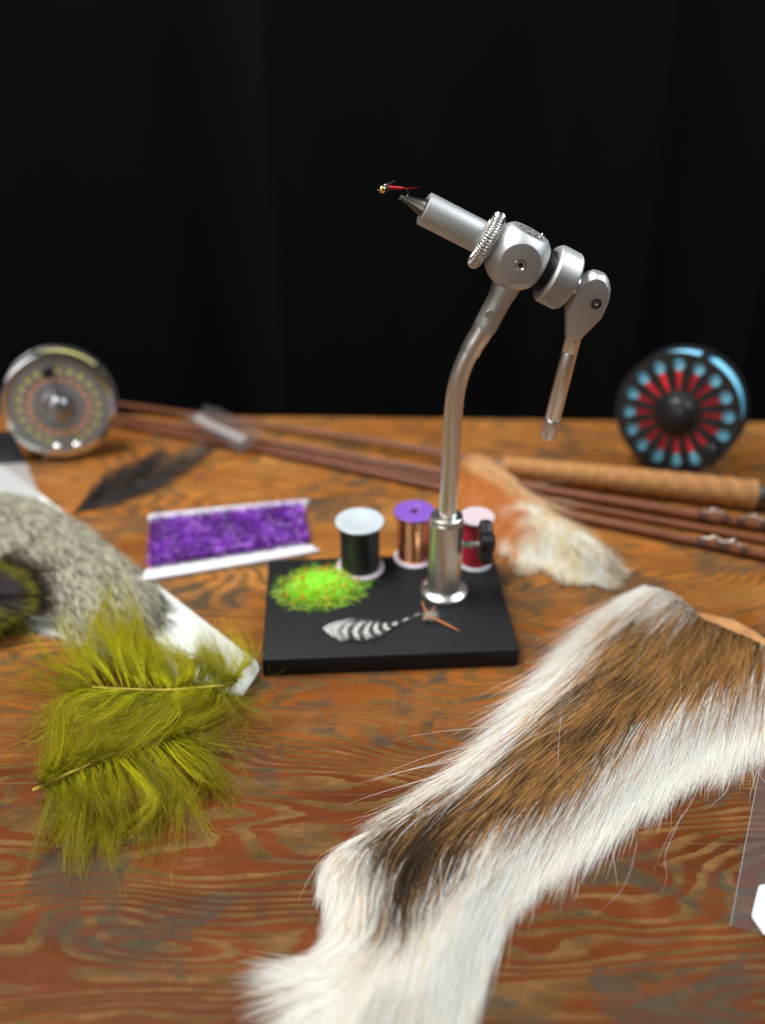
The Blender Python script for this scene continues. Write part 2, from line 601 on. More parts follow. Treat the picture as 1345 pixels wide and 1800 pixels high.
def finish(me, angle=35, bevel=0.0, segs=2):
    bm = bmesh.new()
    bm.from_mesh(me)
    if bevel:
        es = [e for e in bm.edges if len(e.link_faces) == 2 and e.calc_face_angle(0) > R(30)]
        bmesh.ops.bevel(bm, geom=es, offset=bevel * U, segments=segs, profile=0.5, affect='EDGES', clamp_overlap=True)
    bmesh.ops.recalc_face_normals(bm, faces=bm.faces)
    bm.to_mesh(me)
    bm.free()
    me.polygons.foreach_set('use_smooth', [True] * len(me.polygons))
    me.set_sharp_from_angle(angle=R(angle))
    me.update()


def bm_build(name, bm, mat, parent, angle=30, bevel=0.0, **kw):
    """bmesh in cm -> object"""
    bmesh.ops.scale(bm, vec=(U, U, U), verts=bm.verts)
    me = bpy.data.meshes.new(name)
    bm.to_mesh(me)
    bm.free()
    finish(me, angle, bevel)
    return link(name, me, mat, parent, **kw)


def clip(bm, co, no):
    g = bm.verts[:] + bm.edges[:] + bm.faces[:]
    r = bmesh.ops.bisect_plane(bm, geom=g, plane_co=Vector(co), plane_no=Vector(no), clear_outer=True)
    ed = [e for e in r['geom_cut'] if isinstance(e, bmesh.types.BMEdge)]
    bmesh.ops.holes_fill(bm, edges=ed, sides=0)


def strands(name, P, rad, C, mat, parent=None, taper=0.15, sides=3, flat=None, soft=None, **kw):
    """thin tapering fibres as one mesh: P (N,K,3) cm, rad (N,) cm, C (N,3) or (N,K,3)"""
    P = np.asarray(P, float)
    N, K, _ = P.shape
    rad = np.broadcast_to(np.asarray(rad, float), (N,))
    C = np.asarray(C, float)
    if C.ndim == 2:
        C = np.repeat(C[:, None, :], K, 1)
    T = unit(np.gradient(P, axis=1))
    ref = rng.normal(size=(N, 1, 3))
    if flat is not None:                            # ribbons lie more or less in the plane of the coat
        ref = ref * flat + np.array([0, 0, 1.0])
    A = unit(np.cross(T, unit(ref)))
    B = np.cross(T, A)
    if sides == 2:
        A = np.where(B.mean(1, keepdims=True)[..., 2:] < 0, -A, A)
        B = np.cross(T, A)
    tt = np.linspace(0, 1, K)
    prof = (1 - tt ** 2.2) * (1 - taper) + taper
    if sides == 2:                                  # flat ribbon
        ring = np.stack([P + A * (rad[:, None] * prof)[..., None], P - A * (rad[:, None] * prof)[..., None]], 2)
    else:
        ring = np.stack([P + (A * math.cos(a) + B * math.sin(a)) * (rad[:, None] * prof)[..., None]
                         for a in (0, 2.0944, 4.18879)], 2)
    S = ring.shape[2]
    V = ring.reshape(-1, 3) * U
    base = np.arange(N)[:, None, None] * (K * S)
    k = np.arange(K - 1)[None, :, None] * S
    if sides == 2:
        i0 = (base + k).reshape(-1)
        q = np.stack([i0, i0 + 1, i0 + S + 1, i0 + S], 1)
    else:
        j = np.arange(S)[None, None, :]
        j2 = (j + 1) % S
        q = np.stack([base + k + j, base + k + j2, base + k + S + j2, base + k + S + j], -1).reshape(-1, 4)
    me = bpy.data.meshes.new(name)
    me.vertices.add(len(V))
    me.vertices.foreach_set('co', V.astype(np.float32).ravel())
    me.loops.add(q.size)
    me.loops.foreach_set('vertex_index', q.astype(np.int32).ravel())
    me.polygons.add(len(q))
    me.polygons.foreach_set('loop_start', (np.arange(len(q)) * 4).astype(np.int32))
    me.polygons.foreach_set('use_smooth', np.ones(len(q), bool))
    ca = me.color_attributes.new('Col', 'FLOAT_COLOR', 'POINT')
    cc = np.ones((N, K, S, 4), np.float32)
    cc[..., :3] = C[:, :, None, :]
    ca.data.foreach_set('color', cc.ravel())
    me.update()
    if soft is not None:                            # coat normals: hairs in a mat shade with the lie of the mat
        wgt, cn = soft
        side = B[:, :, None, :] if sides == 2 else unit(ring - P[:, :, None, :])
        nn = unit(side * (1 - wgt) + cn[:, :, None, :] * wgt) + np.zeros_like(ring)
        me.normals_split_custom_set_from_vertices(nn.reshape(-1, 3).astype(np.float32))
    return link(name, me, mat, parent, **kw)


def plates(name, outlines, thick, o, right, up, out, mat, parent, bevel=0.03, **kw):
    """flat plate with holes: outlines[0] outer, the rest holes (cm, local), front face at o, body behind it"""
    cu = bpy.data.curves.new(name, 'CURVE')
    cu.dimensions, cu.fill_mode = '2D', 'BOTH'
    cu.extrude, cu.bevel_depth, cu.bevel_resolution = (thick / 2 - bevel), bevel, 1
    for pts in outlines:
        sp = cu.splines.new('POLY')
        sp.points.add(len(pts) - 1)
        for q, p in zip(sp.points, pts):
            q.co = (p[0], p[1], 0, 1)
        sp.use_cyclic_u = True
    ob = bpy.data.objects.new(name + '_outline', cu)
    COL.objects.link(ob)
    dg = bpy.context.evaluated_depsgraph_get()
    me = bpy.data.meshes.new_from_object(ob.evaluated_get(dg))
    bpy.data.objects.remove(ob)
    bpy.data.curves.remove(cu)
    c = np.asarray(o, float) - np.asarray(out, float) * thick / 2
    Mx = Matrix(((right[0], up[0], out[0], c[0]), (right[1], up[1], out[1], c[1]), (right[2], up[2], out[2], c[2]), (0, 0, 0, 1)))
    me.transform(Matrix.Scale(U, 4) @ Mx)
    me.materials.clear()
    finish(me, 30)
    return link(name, me, mat, parent, **kw)


def circ(cx, cy, r, n=24, a0=0.0):
    return [(cx + r * math.cos(a0 + 2 * math.pi * i / n), cy + r * math.sin(a0 + 2 * math.pi * i / n)) for i in range(n)]


# ================================================================== SETTING
def build_setting():
    # bench top: far edge, slightly turned
    a, b = at(440, 731, 0), at(1340, 741.5, 0)
    d = unit((b - a)[:2])
    n = np.array([-d[1], d[0]])
    L, Rr = a[:2] - d * 110, a[:2] + d * 170
    poly = [L, Rr, Rr - n * 110, L - n * 110]
    mb = MB().prism([tuple(p) for p in poly], -4.0, 0.0)
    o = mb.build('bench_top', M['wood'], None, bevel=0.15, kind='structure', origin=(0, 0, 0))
    # hanging black cloth with soft vertical folds
    nx, nz = 160, 14
    V, Fc = [], []
    for j in range(nz):
        z = -75 + 260 * j / (nz - 1)
        for i in range(nx):
            x = -230 + 460 * i / (nx - 1)
            amp = 1.0 + 0.25 * math.sin(x * 0.021 + 1)
            y = 112 + amp * (2.4 * math.sin(x * 0.16 + 0.9 * math.sin(x * 0.05) + 0.0035 * z) + 1.5 * math.sin(x * 0.37 + 2.0 + 0.006 * z)
                             + 0.5 * math.sin(x * 0.83 + 0.4 + z * 0.01))
            V.append((x, y, z))
    for j in range(nz - 1):
        for i in range(nx - 1):
            Fc.append((j * nx + i, j * nx + i + 1, (j + 1) * nx + i + 1, (j + 1) * nx + i))
    MB().add(V, Fc).build('black_curtain', M['curtain'], None, angle=180, kind='structure')


build_setting()

# ================================================================== FLY TYING VISE
BZ = 1.27                                   # top of the vise base


def build_vise():
    S0 = at(780, 1043, BZ)                  # foot of the post
    Y = S0[1]
    root = thing('fly_tying_vise', 'silver fly tying vise on a bent steel stem with a flat black rectangular base', 'vise', (S0[0], Y, 0))
    P = lambda x, y: pl(x, y, Y)
    # base plate
    c, s = math.cos(0.0608), math.sin(0.0608)
    fl = np.array([-7.07, 43.40])
    ex, ey = np.array([c, s]), np.array([-s, c])
    poly = [fl, fl + ex * 15.24, fl + ex * 15.24 + ey * 10.29, fl + ey * 10.29]
    MB().prism([tuple(p) for p in poly], 0.0, BZ).build('base_plate', M['powder'], root, bevel=0.12, segs=3)
    # post holder with its foot flange
    r1, r2 = cm(29, S0), cm(41, S0)
    hT = P(786, 905)[2] - BZ
    MB().lathe(S0, (0, 0, 1), [(r2 * .97, 0.0), (r2, .06), (r2, .34), (r2 * .96, .42), (r1 * 1.14, .50), (r1 * 1.02, .62), (r1, .72),
                               (r1, hT - .42), (r1 * .985, hT - .34), (r1 * .95, hT - .30), (r1 * .93, hT - .22), (r1 * .93, hT - .05), (r1 * .88, hT),
                               (.6, hT), (.6, hT - .3)], 64, cap1=False).build('post_holder', M['satin'], root)
    # thumb screw
    k0 = P(812, 957)
    ts = MB().lathe(k0, (1, 0, 0), [(.22, -.2), (.22, .55), (.29, .56), (.29, .66), (.2, .67), (.2, 1.3)], 20).build('thumb_screw', M['satin'], root)
    kb = MB()
    ky = k0 + np.array([1.02, 0, .16])
    prof = [(.45, 0), (1.1, .02), (1.26, .14), (1.3, .44), (1.24, .72), (1.1, .84), (.6, .86), (.5, 1.0), (0, 1.02)]
    kb.lathe(ky, (1, 0, 0), prof, 60, mod=lambda i, j: 1 + (.13 * math.cos(2 * math.pi * i / 60 * 5) if 0 < j < 6 else 0))
    kb.build('knob', M['knob'], ts)
    # bent stem
    px = [(787, 905), (789, 870), (791, 835), (793, 800), (796, 742), (799, 705), (803, 680), (811, 652), (823, 624), (833, 606)]
    pts = spline([P(*q) for q in px], 48)
    MB().tube(pts, np.linspace(cm(16.5, P(793, 800)), cm(16.5, P(826, 620)), 48), 32).build('stem', M['steel'], root)
    q = [P(826, 620), P(834, 604), P(843, 590), P(853, 572)]
    MB().tube(spline(q, 14), np.linspace(cm(18.0, q[0]), cm(19.5, q[0]), 14), 32).build('stem_sleeve', M['steel'], root)
    # head axis
    A0, A1 = P(745, 366), P(967, 480)
    ax = unit(A1 - A0)
    upn = np.array([-ax[2], 0, ax[0]])
    if upn[2] < 0:
        upn = -upn
    on = lambda x: A0 + ax * ((P(x, 366 + (x - 745) * .5135) - A0) @ ax)
    B = on(909)
    k = cm(1, B)
    # neck (clevis) from the head body to the stem
    n0, n1 = P(903, 478), P(849, 582)
    nd_ = unit(n1 - n0)
    ln = np.linalg.norm(n1 - n0)
    ck = MB().lathe(n0, nd_, [(27 * k, 0), (25 * k, .30 * ln), (23.4 * k, .38 * ln), (22.4 * k, .46 * ln), (22 * k, .55 * ln), (21.8 * k, .86 * ln), (21 * k, .95 * ln), (19 * k, ln)], 40)
    ck = ck.build('neck', M['alu'], root)
    rv = P(858, 545) + np.array([0, -22 * k, 0])
    MB().lathe(rv, (0, -1, 0), [(8 * k, -.2), (8 * k, .0), (7 * k, .03), (0, .03)], 28).build('rivet', M['alu_flat'], ck)
    # round head body cut by flats
    bm = bmesh.new()
    bmesh.ops.create_uvsphere(bm, u_segments=96, v_segments=64, radius=59 * k)
    rot = Matrix(((ax[0], 0, upn[0]), (ax[1], 1, upn[1]), (ax[2], 0, upn[2]))).to_4x4()
    bmesh.ops.transform(bm, matrix=Matrix.Translation(Vector(B)) @ rot, verts=bm.verts)
    for nn, dd in (((0, -1, 0), 47), ((0, 1, 0), 47), (tuple(upn), 47), (tuple(-ax), 50), (tuple(ax), 50)):
        clip(bm, B + np.array(nn) * dd * k, nn)
    hb = bm_build('head_body', bm, M['alu'], root, angle=24, bevel=0.02)
    fc = P(909, 463) * 0 + B + np.array([0, -47 * k, 0])
    MB().lathe(fc + np.array([.02, 0, -.03]), (0, -1, 0), [(10.5 * k, -.1), (10.5 * k, .012), (9 * k, .03), (8 * k, .03), (6.5 * k, -.03), (0, -.03)], 30).build('face_screw', M['chrome'], hb)
    MB().lathe(fc + np.array([.02, -.004, -.03]), (0, -1, 0), [(6.2 * k, -.1), (6.2 * k, -.02), (4.5 * k, .0), (0, .0)], 6).build('socket_recess', M['black_metal'], hb)
    tc_ = B + upn * 47 * k
    em = MB()
    for i in range(9):                       # worn engraved emblem: short raised strokes round the cap
        a = i * 2 * math.pi / 9
        d1 = ax * math.cos(a) + np.array([0, 1, 0]) * math.sin(a)
        d2 = ax * math.cos(a + .42) + np.array([0, 1, 0]) * math.sin(a + .42)
        em.tube([tc_ + d1 * 21 * k, tc_ + d2 * 23 * k], .035, 5)
        em.tube([tc_ + d1 * 11 * k, tc_ + d2 * 14 * k], .03, 5)
    em.build('cap_emblem', M['black_metal'], hb)
    MB().lathe(tc_ + ax * 24 * k + np.array([0, .35, 0]), upn, [(4 * k, -.05), (4 * k, .1), (3 * k, .16), (0, .16)], 16).build('grub_screw', M['chrome'], hb)
    # barrel, jaw, material spring
    r = cm(29.5, A0)
    L = (on(905) - A0) @ ax
    MB().lathe(A0, ax, [(r * .62, .05), (r * .66, 0), (r * .93, 0), (r * .985, .03), (r, .08), (r, L)], 64).build('barrel', M['alu'], root)
    J = P(704, 344)
    jl = (A0 - J) @ ax
    jo = A0 - ax * jl
    jaw = MB().lathe(jo, ax, [(0, 0), (3.6 * k, .0), (4.6 * k, .08), (6.5 * k, jl * .3), (9.3 * k, jl * .55), (12.5 * k, jl * .78), (15 * k, jl * .93), (16 * k, jl * .97), (16 * k, jl + .1)], 40)
    jaw.build('jaw', M['gunmetal'], root)
    sc_ = on(855)
    Rm, rm = 41 * k, 11.0 * k
    # slightly skewed so that the near face of the spring shows
    sa = unit(ax + np.array([0, -.17, 0]) - upn * .03)
    su = unit(np.cross(sa, (0, 1, 0)))
    sv = np.cross(sa, su)
    turns, per = 56, 14
    tt = np.linspace(0, 2 * math.pi, turns * per, endpoint=False)
    ph = tt * turns
    ctr = sc_ + np.outer(np.cos(tt), su) * Rm + np.outer(np.sin(tt), sv) * Rm
    rad_ = np.outer(np.cos(tt), su) + np.outer(np.sin(tt), sv)
    coil = ctr + rad_ * (np.cos(ph) * rm)[:, None] + sa[None] * (np.sin(ph) * rm)[:, None]
    MB().tube(coil, 1.6 * k, 7, closed=True).build('material_spring', M['spring'], root, angle=180)
    # rear: black threaded sleeve, knurled collar, lever
    t0, t1 = on(941), on(975)
    lt = np.linalg.norm(t1 - t0)
    prof = []
    for i in range(9):
        prof += [(38 * k, lt * i / 9), (35.5 * k, lt * (i + .5) / 9)]
    MB().lathe(t0, ax, prof, 48).build('threaded_sleeve', M['black_metal'], root)
    c0, c1 = on(962), on(1001)
    lc = np.linalg.norm(c1 - c0)
    rc = 52 * k
    rows = 8
    prof = [(rc * .80, 0), (rc * .92, 0), (rc * .985, lc * .08), (rc, lc * .12)] + [(rc, lc * (.15 + .70 * i / rows)) for i in range(rows + 1)] + [(rc, lc * .90), (rc * .96, lc * .97), (rc * .9, lc), (rc * .3, lc)]
    MB().lathe(c0, ax, prof, 76, mod=lambda i, j: 1 + (.030 if (i + j) % 2 else -.030) * (4 <= j <= 4 + rows)).build('knurled_collar', M['alu_flat'], root, angle=50)
    MB().lathe(c1 - ax * .1, ax, [(18 * k, 0), (18 * k, .75), (12 * k, .85), (12 * k, 1.4)], 30).build('rear_shaft', M['steel'], root)
    h0, h1 = P(1053, 479), P(1007, 591)
    hd = unit(h1 - h0)
    hl = np.linalg.norm(h1 - h0)
    bm = bmesh.new()
    tmp = MB().lathe(h0, hd, [(0, 0), (13 * k, 0), (22 * k, hl * .06), (31 * k, hl * .17), (35.5 * k, hl * .32), (36 * k, hl * .36), (36 * k, hl * .58), (35 * k, hl * .61), (17.5 * k, hl * .96), (16.5 * k, hl), (0, hl)], 72)
    me = bpy.data.meshes.new('tmp')
    me.from_pydata(tmp.v, [], tmp.f)
    bm.from_mesh(me)
    bpy.data.meshes.remove(me)
    hm = (h0 + h1) / 2
    for sg in (-1, 1):
        clip(bm, hm + np.array([0, sg * 21 * k, 0]), (0, sg, 0))
    lh = bm_build('lever_head', bm, M['alu_flat'], root, angle=24, bevel=.015)
    ls = P(1044, 531) + np.array([0, -21 * k, 0])
    ls[2] += .12
    MB().lathe(ls, (0, -1, 0), [(9.5 * k, -.1), (9.5 * k, .03), (8.5 * k, .05), (6 * k, .05), (5 * k, -.03), (0, -.03)], 26).build('lever_screw', M['black_metal'], lh)
    MB().lathe(ls + np.array([0, -.028, 0]), (0, -1, 0), [(4.6 * k, -.02), (3.6 * k, .02), (1.5 * k, .03), (0, .0)], 6).build('screw_socket', M['chrome'], lh)
    l0, l1 = P(1009, 588), P(963, 771)
    ll = np.linalg.norm(l1 - l0)
    ld = unit(l1 - l0)
    MB().lathe(l0, ld, [(14.8 * k, 0), (14.8 * k, .15 * ll), (14.3 * k, .155 * ll), (14.8 * k, .165 * ll), (14.8 * k, .78 * ll), (13.6 * k, .79 * ll), (15.4 * k, .80 * ll), (15.8 * k, .82 * ll),
                        (15.8 * k, .95 * ll), (13.5 * k, .985 * ll), (9 * k, ll), (0, ll)], 40).build('lever_rod', M['steel'], root)
    # ---------------------------------------------------------------- the fly in the jaws
    f = thing('nymph_fly', 'tiny red wire nymph fly with gold bead head clamped in vise jaw', 'fishing fly', P(700, 344))
    fk = cm(1, P(700, 330))
    Z = lambda x, y, dy=0: P(x, y) + np.array([0, dy, 0])
    hk = [Z(664.5, 334.5), Z(668, 333), Z(690, 330), Z(708, 329.5), Z(716, 334), Z(717.5, 341), Z(714, 347), Z(706, 349.8), Z(700, 350.3)]
    MB().tube(spline(hk, 40), np.r_[np.full(34, .85 * fk), np.linspace(.85, .3, 6) * fk], 8).build('hook', M['hook'], f)
    bm = bmesh.new()
    bmesh.ops.create_uvsphere(bm, u_segments=28, v_segments=18, radius=6.6 * fk)
    bmesh.ops.translate(bm, verts=bm.verts, vec=Vector(Z(672.3, 333)))
    bm_build('bead_head', bm, M['gold'], f)
    b0, b1 = Z(683, 329.3), Z(709, 331)
    body = MB()
    n = 26
    tt = np.linspace(0, 1, n * 8)
    ctr = b0 + np.outer(tt, b1 - b0)
    rr = (3.6 - 1.9 * tt) * fk
    u, w2, a = frame(b1 - b0)
    hel = ctr + (np.cos(tt * n * 2 * math.pi) * rr)[:, None] * u + (np.sin(tt * n * 2 * math.pi) * rr)[:, None] * w2
    body.tube(hel, .62 * fk, 5)
    body.tube(ctr, rr, 10)
    body.build('wire_body', M['red_wire'], f, angle=180)
    MB().lathe(Z(676.5, 332), unit(Z(690, 330) - Z(676, 332)), [(3 * fk, 0), (5 * fk, 2 * fk), (5.4 * fk, 4 * fk), (4.6 * fk, 7 * fk), (2.6 * fk, 9.5 * fk)], 16).build('thorax', M['thorax'], f)
    MB().tube(spline([Z(675, 325.5), Z(680, 324), Z(686, 321.5)], 8), [1.2 * fk, 1.7 * fk, 1.9 * fk, 1.9 * fk, 1.8 * fk, 1.5 * fk, 1.2 * fk, .6 * fk], 8).build('wing_case', M['chrome'], f)
    for q in ([(683, 324), (689, 320), (695.5, 317)], [(682, 325), (688, 322), (692.5, 319.5)]):
        MB().tube(spline([Z(*p) for p in q], 8), np.linspace(.7, .2, 8) * fk, 5).build('leg', M['dark_hide'], f)
    for q, dy in ([(709, 330.5), (722, 329.5), (739, 328.3)], -.05), ([(709, 331), (717, 332.5), (731, 331)], .05):
        MB().tube(spline([Z(x, y, dy) for x, y in q], 8), np.linspace(.95, .2, 8) * fk, 5).build('tail', M['red_wire'], f)


build_vise()


# ================================================================== SPOOLS
def spool(px, py, rpx, hpx, label, flange, top, thread, hole, ripple=.01):
    c = at(px, py, BZ)
    r = cm(rpx, c)
    # height from the pixel of the top flange centre, standing above c
    ht = pl(px, hpx, c[1])[2] - BZ
    t = thing('thread_spool', label, 'spool', c, 'spools of tying thread and wire')
    ft = .2
    rin = .28
    for nm, z0, mt in (('bottom_flange', .003, flange), ('top_flange', ht - ft, top)):
        prof = [(rin, z0), (r * .94, z0), (r, z0 + .05), (r, z0 + ft - .06), (r * .95, z0 + ft), (r * .5, z0 + ft), (r * .47, z0 + ft - .03), (rin + .08, z0 + ft - .03), (rin, z0 + ft - .05), (rin, z0)]
        if not hole or nm[0] == 'b':
            prof = [(0, z0)] + prof[1:8] + [(0, z0 + ft - .03)]
        MB().lathe(c, (0, 0, 1), prof, 56, cap0=False, cap1=False).build(nm, M[mt], t)
    rb = r * .81
    n = 90
    prof = []
    z0, z1 = ft + .004, ht - ft - .004
    for i in range(n):
        za = z0 + (z1 - z0) * i / n
        zb = z0 + (z1 - z0) * (i + .5) / n
        wob = 1 + .006 * math.sin(i * .7)
        prof += [((rb - ripple) * wob, za), (rb * wob, zb)]
    MB().lathe(c, (0, 0, 1), prof, 48).build('winding', M[thread], t, angle=60)


spool(633.5, 998, 42, 914, 'spool of black thread with white flanges on the black base by green fluff', 'white_lilac', 'white_plastic', 'black_thread', False)
spool(727, 981, 35, 897, 'spool of copper wire with purple top flange behind the steel post', 'white_lilac', 'purple_plastic', 'copper', True)
spool(834, 990, 30, 906, 'spool of red thread with pinkish white flanges behind the thumb screw', 'white_plastic', 'pink_white', 'red_thread', False)


# ================================================================== FUR
def fur_field(poly, guides, n, zc, height, fall, seed):
    """roots in the polygon (pixels of the photo mapped on the bench), flow from guides -> roots, directions, lengths (cm)"""
    pg = at(np.array(poly)[:, 0], np.array(poly)[:, 1], zc)[:, :2]
    lo, hi = pg.min(0), pg.max(0)
    r = np.random.default_rng(seed)
    Q = np.zeros((0, 2))
    while len(Q) < n:
        c = lo + r.random((n * 2, 2)) * (hi - lo)
        Q = np.vstack([Q, c[sdist(c, pg) > .4 * r.random(len(c)) ** 2 + .55 * (vnoise(c[:, 0] * 1.1, c[:, 1] * .8, seed) - .25) * (height > 1)]])
    Q = Q[:n]
    G = np.array(guides, float)
    g0 = at(G[:, 0], G[:, 1], zc)[:, :2]
    dd = unit(G[:, 2:4])
    g1 = at(G[:, 0] + dd[:, 0] * G[:, 4], G[:, 1] + dd[:, 1] * G[:, 4], zc * .7)[:, :2]
    gv = g1 - g0
    gl, gu = np.linalg.norm(gv, axis=1), unit(gv)

    def flow(p):
        W = 1 / (((p[:, None] - g0[None]) ** 2).sum(-1) + .35) ** 1.7
        W /= W.sum(1, keepdims=True)
        return unit(W @ gu), W @ gl
    hf = lambda p: height * sstep(-fall * .15, fall, sdist(p, pg))
    return pg, Q, flow, hf, r


def fur(name, parent, poly, guides, n, colour, zc=.8, height=1.1, fall=2.2, lift=.4, rad=.012, K=6, clumps=900, cl=.55, seed=1,
        spread=.13, curl=.25, mat='fur', lenvar=.35, stray=.02, soft=.52, sides=2, **kw):
    pg, Q, flow, hf, r = fur_field(poly, guides, n, zc, height, fall, seed)
    ang = r.normal(0, spread, n)
    st = r.random(n) < stray
    ang = np.where(st, ang * 3, ang) * np.where(sdist(Q, pg) < .9, 1.5, 1)
    ln = flow(Q)[1]
    L = ln * (1 - lenvar * r.random(n)) * np.where(st, 1.25, 1)
    tt = np.linspace(0, 1, K)
    bend = r.normal(0, curl, n) * 2
    xy = np.empty((n, K, 2))
    xy[:, 0] = Q
    for k_ in range(1, K):                       # every hair follows the lie of the coat
        d = flow(xy[:, k_ - 1])[0]
        a_ = ang + bend * tt[k_]
        c, s_ = np.cos(a_), np.sin(a_)
        d = np.stack([d[:, 0] * c - d[:, 1] * s_, d[:, 0] * s_ + d[:, 1] * c], 1)
        xy[:, k_] = xy[:, k_ - 1] + d * (L / (K - 1))[:, None]
    # clumping towards neighbours
    ci = r.choice(n, min(clumps, n), replace=False)
    best = np.empty(n, int)
    for a in range(0, n, 4000):
        D = ((Q[a:a + 4000, None] - Q[ci][None]) ** 2).sum(-1)
        best[a:a + 4000] = ci[D.argmin(1)]
    off = xy[best] - xy
    wgt = (cl * (1 - .6 * r.random(n)))[:, None] * tt[None] ** 1.4
    wgt[st] *= .2
    xy = xy + off * wgt[..., None]
    hz = hf(xy)
    lf = lift * (.25 + r.random(n)) * np.where(st, 2.2, 1)
    cl_z = (vnoise(Q[best][:, 0] * 7.3, Q[best][:, 1] * 7.3, 5) - .5) * lift * .8
    zz = hz + lf[:, None] * (np.sin(tt * 2.3) ** .8)[None] + cl_z[:, None] * np.sin(tt * 2.6)[None] + .04
    zz = np.maximum(zz, .03 + .02 * r.random(n)[:, None])
    P = np.concatenate([xy, zz[..., None]], -1)
    C = colour(P, tt, r, topx(P), best)
    e_ = .25
    gx = (hf(xy + [e_, 0]) - hf(xy - [e_, 0])) / (2 * e_)
    gy = (hf(xy + [0, e_]) - hf(xy - [0, e_])) / (2 * e_)
    cn = unit(np.stack([-gx, -gy, np.ones_like(gx)], -1))
    strands(name, P, rad * (.7 + .6 * r.random(n)), C, M[mat], parent, kind='stuff', sides=2, flat=.55, soft=(soft, cn), **kw)
    return pg, hf


def skin_mesh(name, parent, pg, hf, mat, drop=.12, grow=0.0, colour=None):
    lo, hi = pg.min(0), pg.max(0)
    nx, ny = 70, 70
    xs, ys = np.linspace(lo[0], hi[0], nx), np.linspace(lo[1], hi[1], ny)
    G = np.stack(np.meshgrid(xs, ys), -1)
    D = sdist(G, pg)
    Z = np.maximum(hf(G) - drop, .02)
    V = np.concatenate([G, Z[..., None]], -1).reshape(-1, 3)
    Fc = []
    for j in range(ny - 1):
        for i in range(nx - 1):
            if min(D[j, i], D[j, i + 1], D[j + 1, i], D[j + 1, i + 1]) > -grow:
                Fc.append((j * nx + i, j * nx + i + 1, (j + 1) * nx + i + 1, (j + 1) * nx + i))
    used = sorted({i for f in Fc for i in f})
    mp = {o: k for k, o in enumerate(used)}
    ob = MB().add(V[used], [tuple(mp[i] for i in f) for f in Fc]).build(name, mat, parent, angle=180)
    if colour is not None:
        ca = ob.data.color_attributes.new('Col', 'FLOAT_COLOR', 'POINT')
        cc = np.ones((len(used), 4), np.float32)
        cc[:, :3] = colour(V[used])
        ca.data.foreach_set('color', cc.ravel())
    return ob


BROWN = [(1080, 1105), (1125, 1092), (1185, 1085), (1260, 1085), (1330, 1118), (1360, 1160), (1345, 1215), (1250, 1238), (1160, 1262), (1095, 1310), (1045, 1365),
         (990, 1420), (940, 1445), (900, 1440), (850, 1480), (800, 1530), (765, 1570), (725, 1615), (685, 1650), (662, 1650), (668, 1590), (690, 1545), (680, 1530),
         (630, 1500), (640, 1480), (700, 1440), (790, 1395), (850, 1365), (905, 1330), (880, 1322), (930, 1280), (985, 1235), (1010, 1200), (1050, 1150), (1060, 1110)]


def pelt_colour(P, tt, r, px, best):
    n = len(P)
    q = px[:, int(len(tt) * .62)] + r.normal(0, 13, (n, 2)) + r.normal(0, 9, (n, 2))[best]
    q = q + (px[:, -1] - px[:, 0]) * r.normal(0, .10, n)[:, None]
    m = sstep(-10, 10, sdist(q, BROWN) + 3 + r.normal(0, 6, n))
    m = (m > r.random(n) * .9 + .05).astype(float)
    along = np.clip((q[:, 0] - 640) / 560, 0, 1)           # 0 dark tip .. 1 golden rump
    sd = sdist(q, BROWN)
    kind = .38 * r.random(n) + .62 * r.random(n)[best]
    kind = np.clip((kind - .5) * 1.45 + .5, 0, 1)
    gold = np.array([.52, .275, .085])
    mid = np.array([.15, .070, .022])
    dark = np.array([.022, .013, .008])
    pg_ = .10 + .50 * along ** .9 + .16 * (sd < 14)
    pd = .60 - .46 * along
    b = np.where((kind < pg_)[:, None], gold, np.where((kind < 1 - pd * (.75))[:, None], mid, dark))
    b = b * (.75 + .5 * r.random(n))[:, None]
    deep = sstep(150, 0, np.hypot((q[:, 0] - 690) * .8, q[:, 1] - 1555))
    b = b * (1 - .70 * deep)[:, None] + dark * (.5 * deep)[:, None]
    w_ = np.array([.90, .892, .85]) * (.95 + .06 * r.random(n))[:, None]
    cream = r.random(n) < .10
    w_[cream] *= np.array([1, .90, .74])
    rusty = (sd > -45) & (r.random(n) < .16)
    w_[rusty] = np.array([.50, .30, .12])
    base = b * m[:, None] + w_ * (1 - m)[:, None]
    C = np.repeat(base[:, None], len(tt), 1)
    # brown hairs are dark at the root, golden before a dark tip
    k = np.interp(tt, [0, .2, .4, .6, .8, 1], [.5, .7, .9, 1.15, 1.1, .7])[None, :, None]
    C = np.where(m[:, None, None] > .5, C * k, C)
    return np.clip(C, 0, .97)


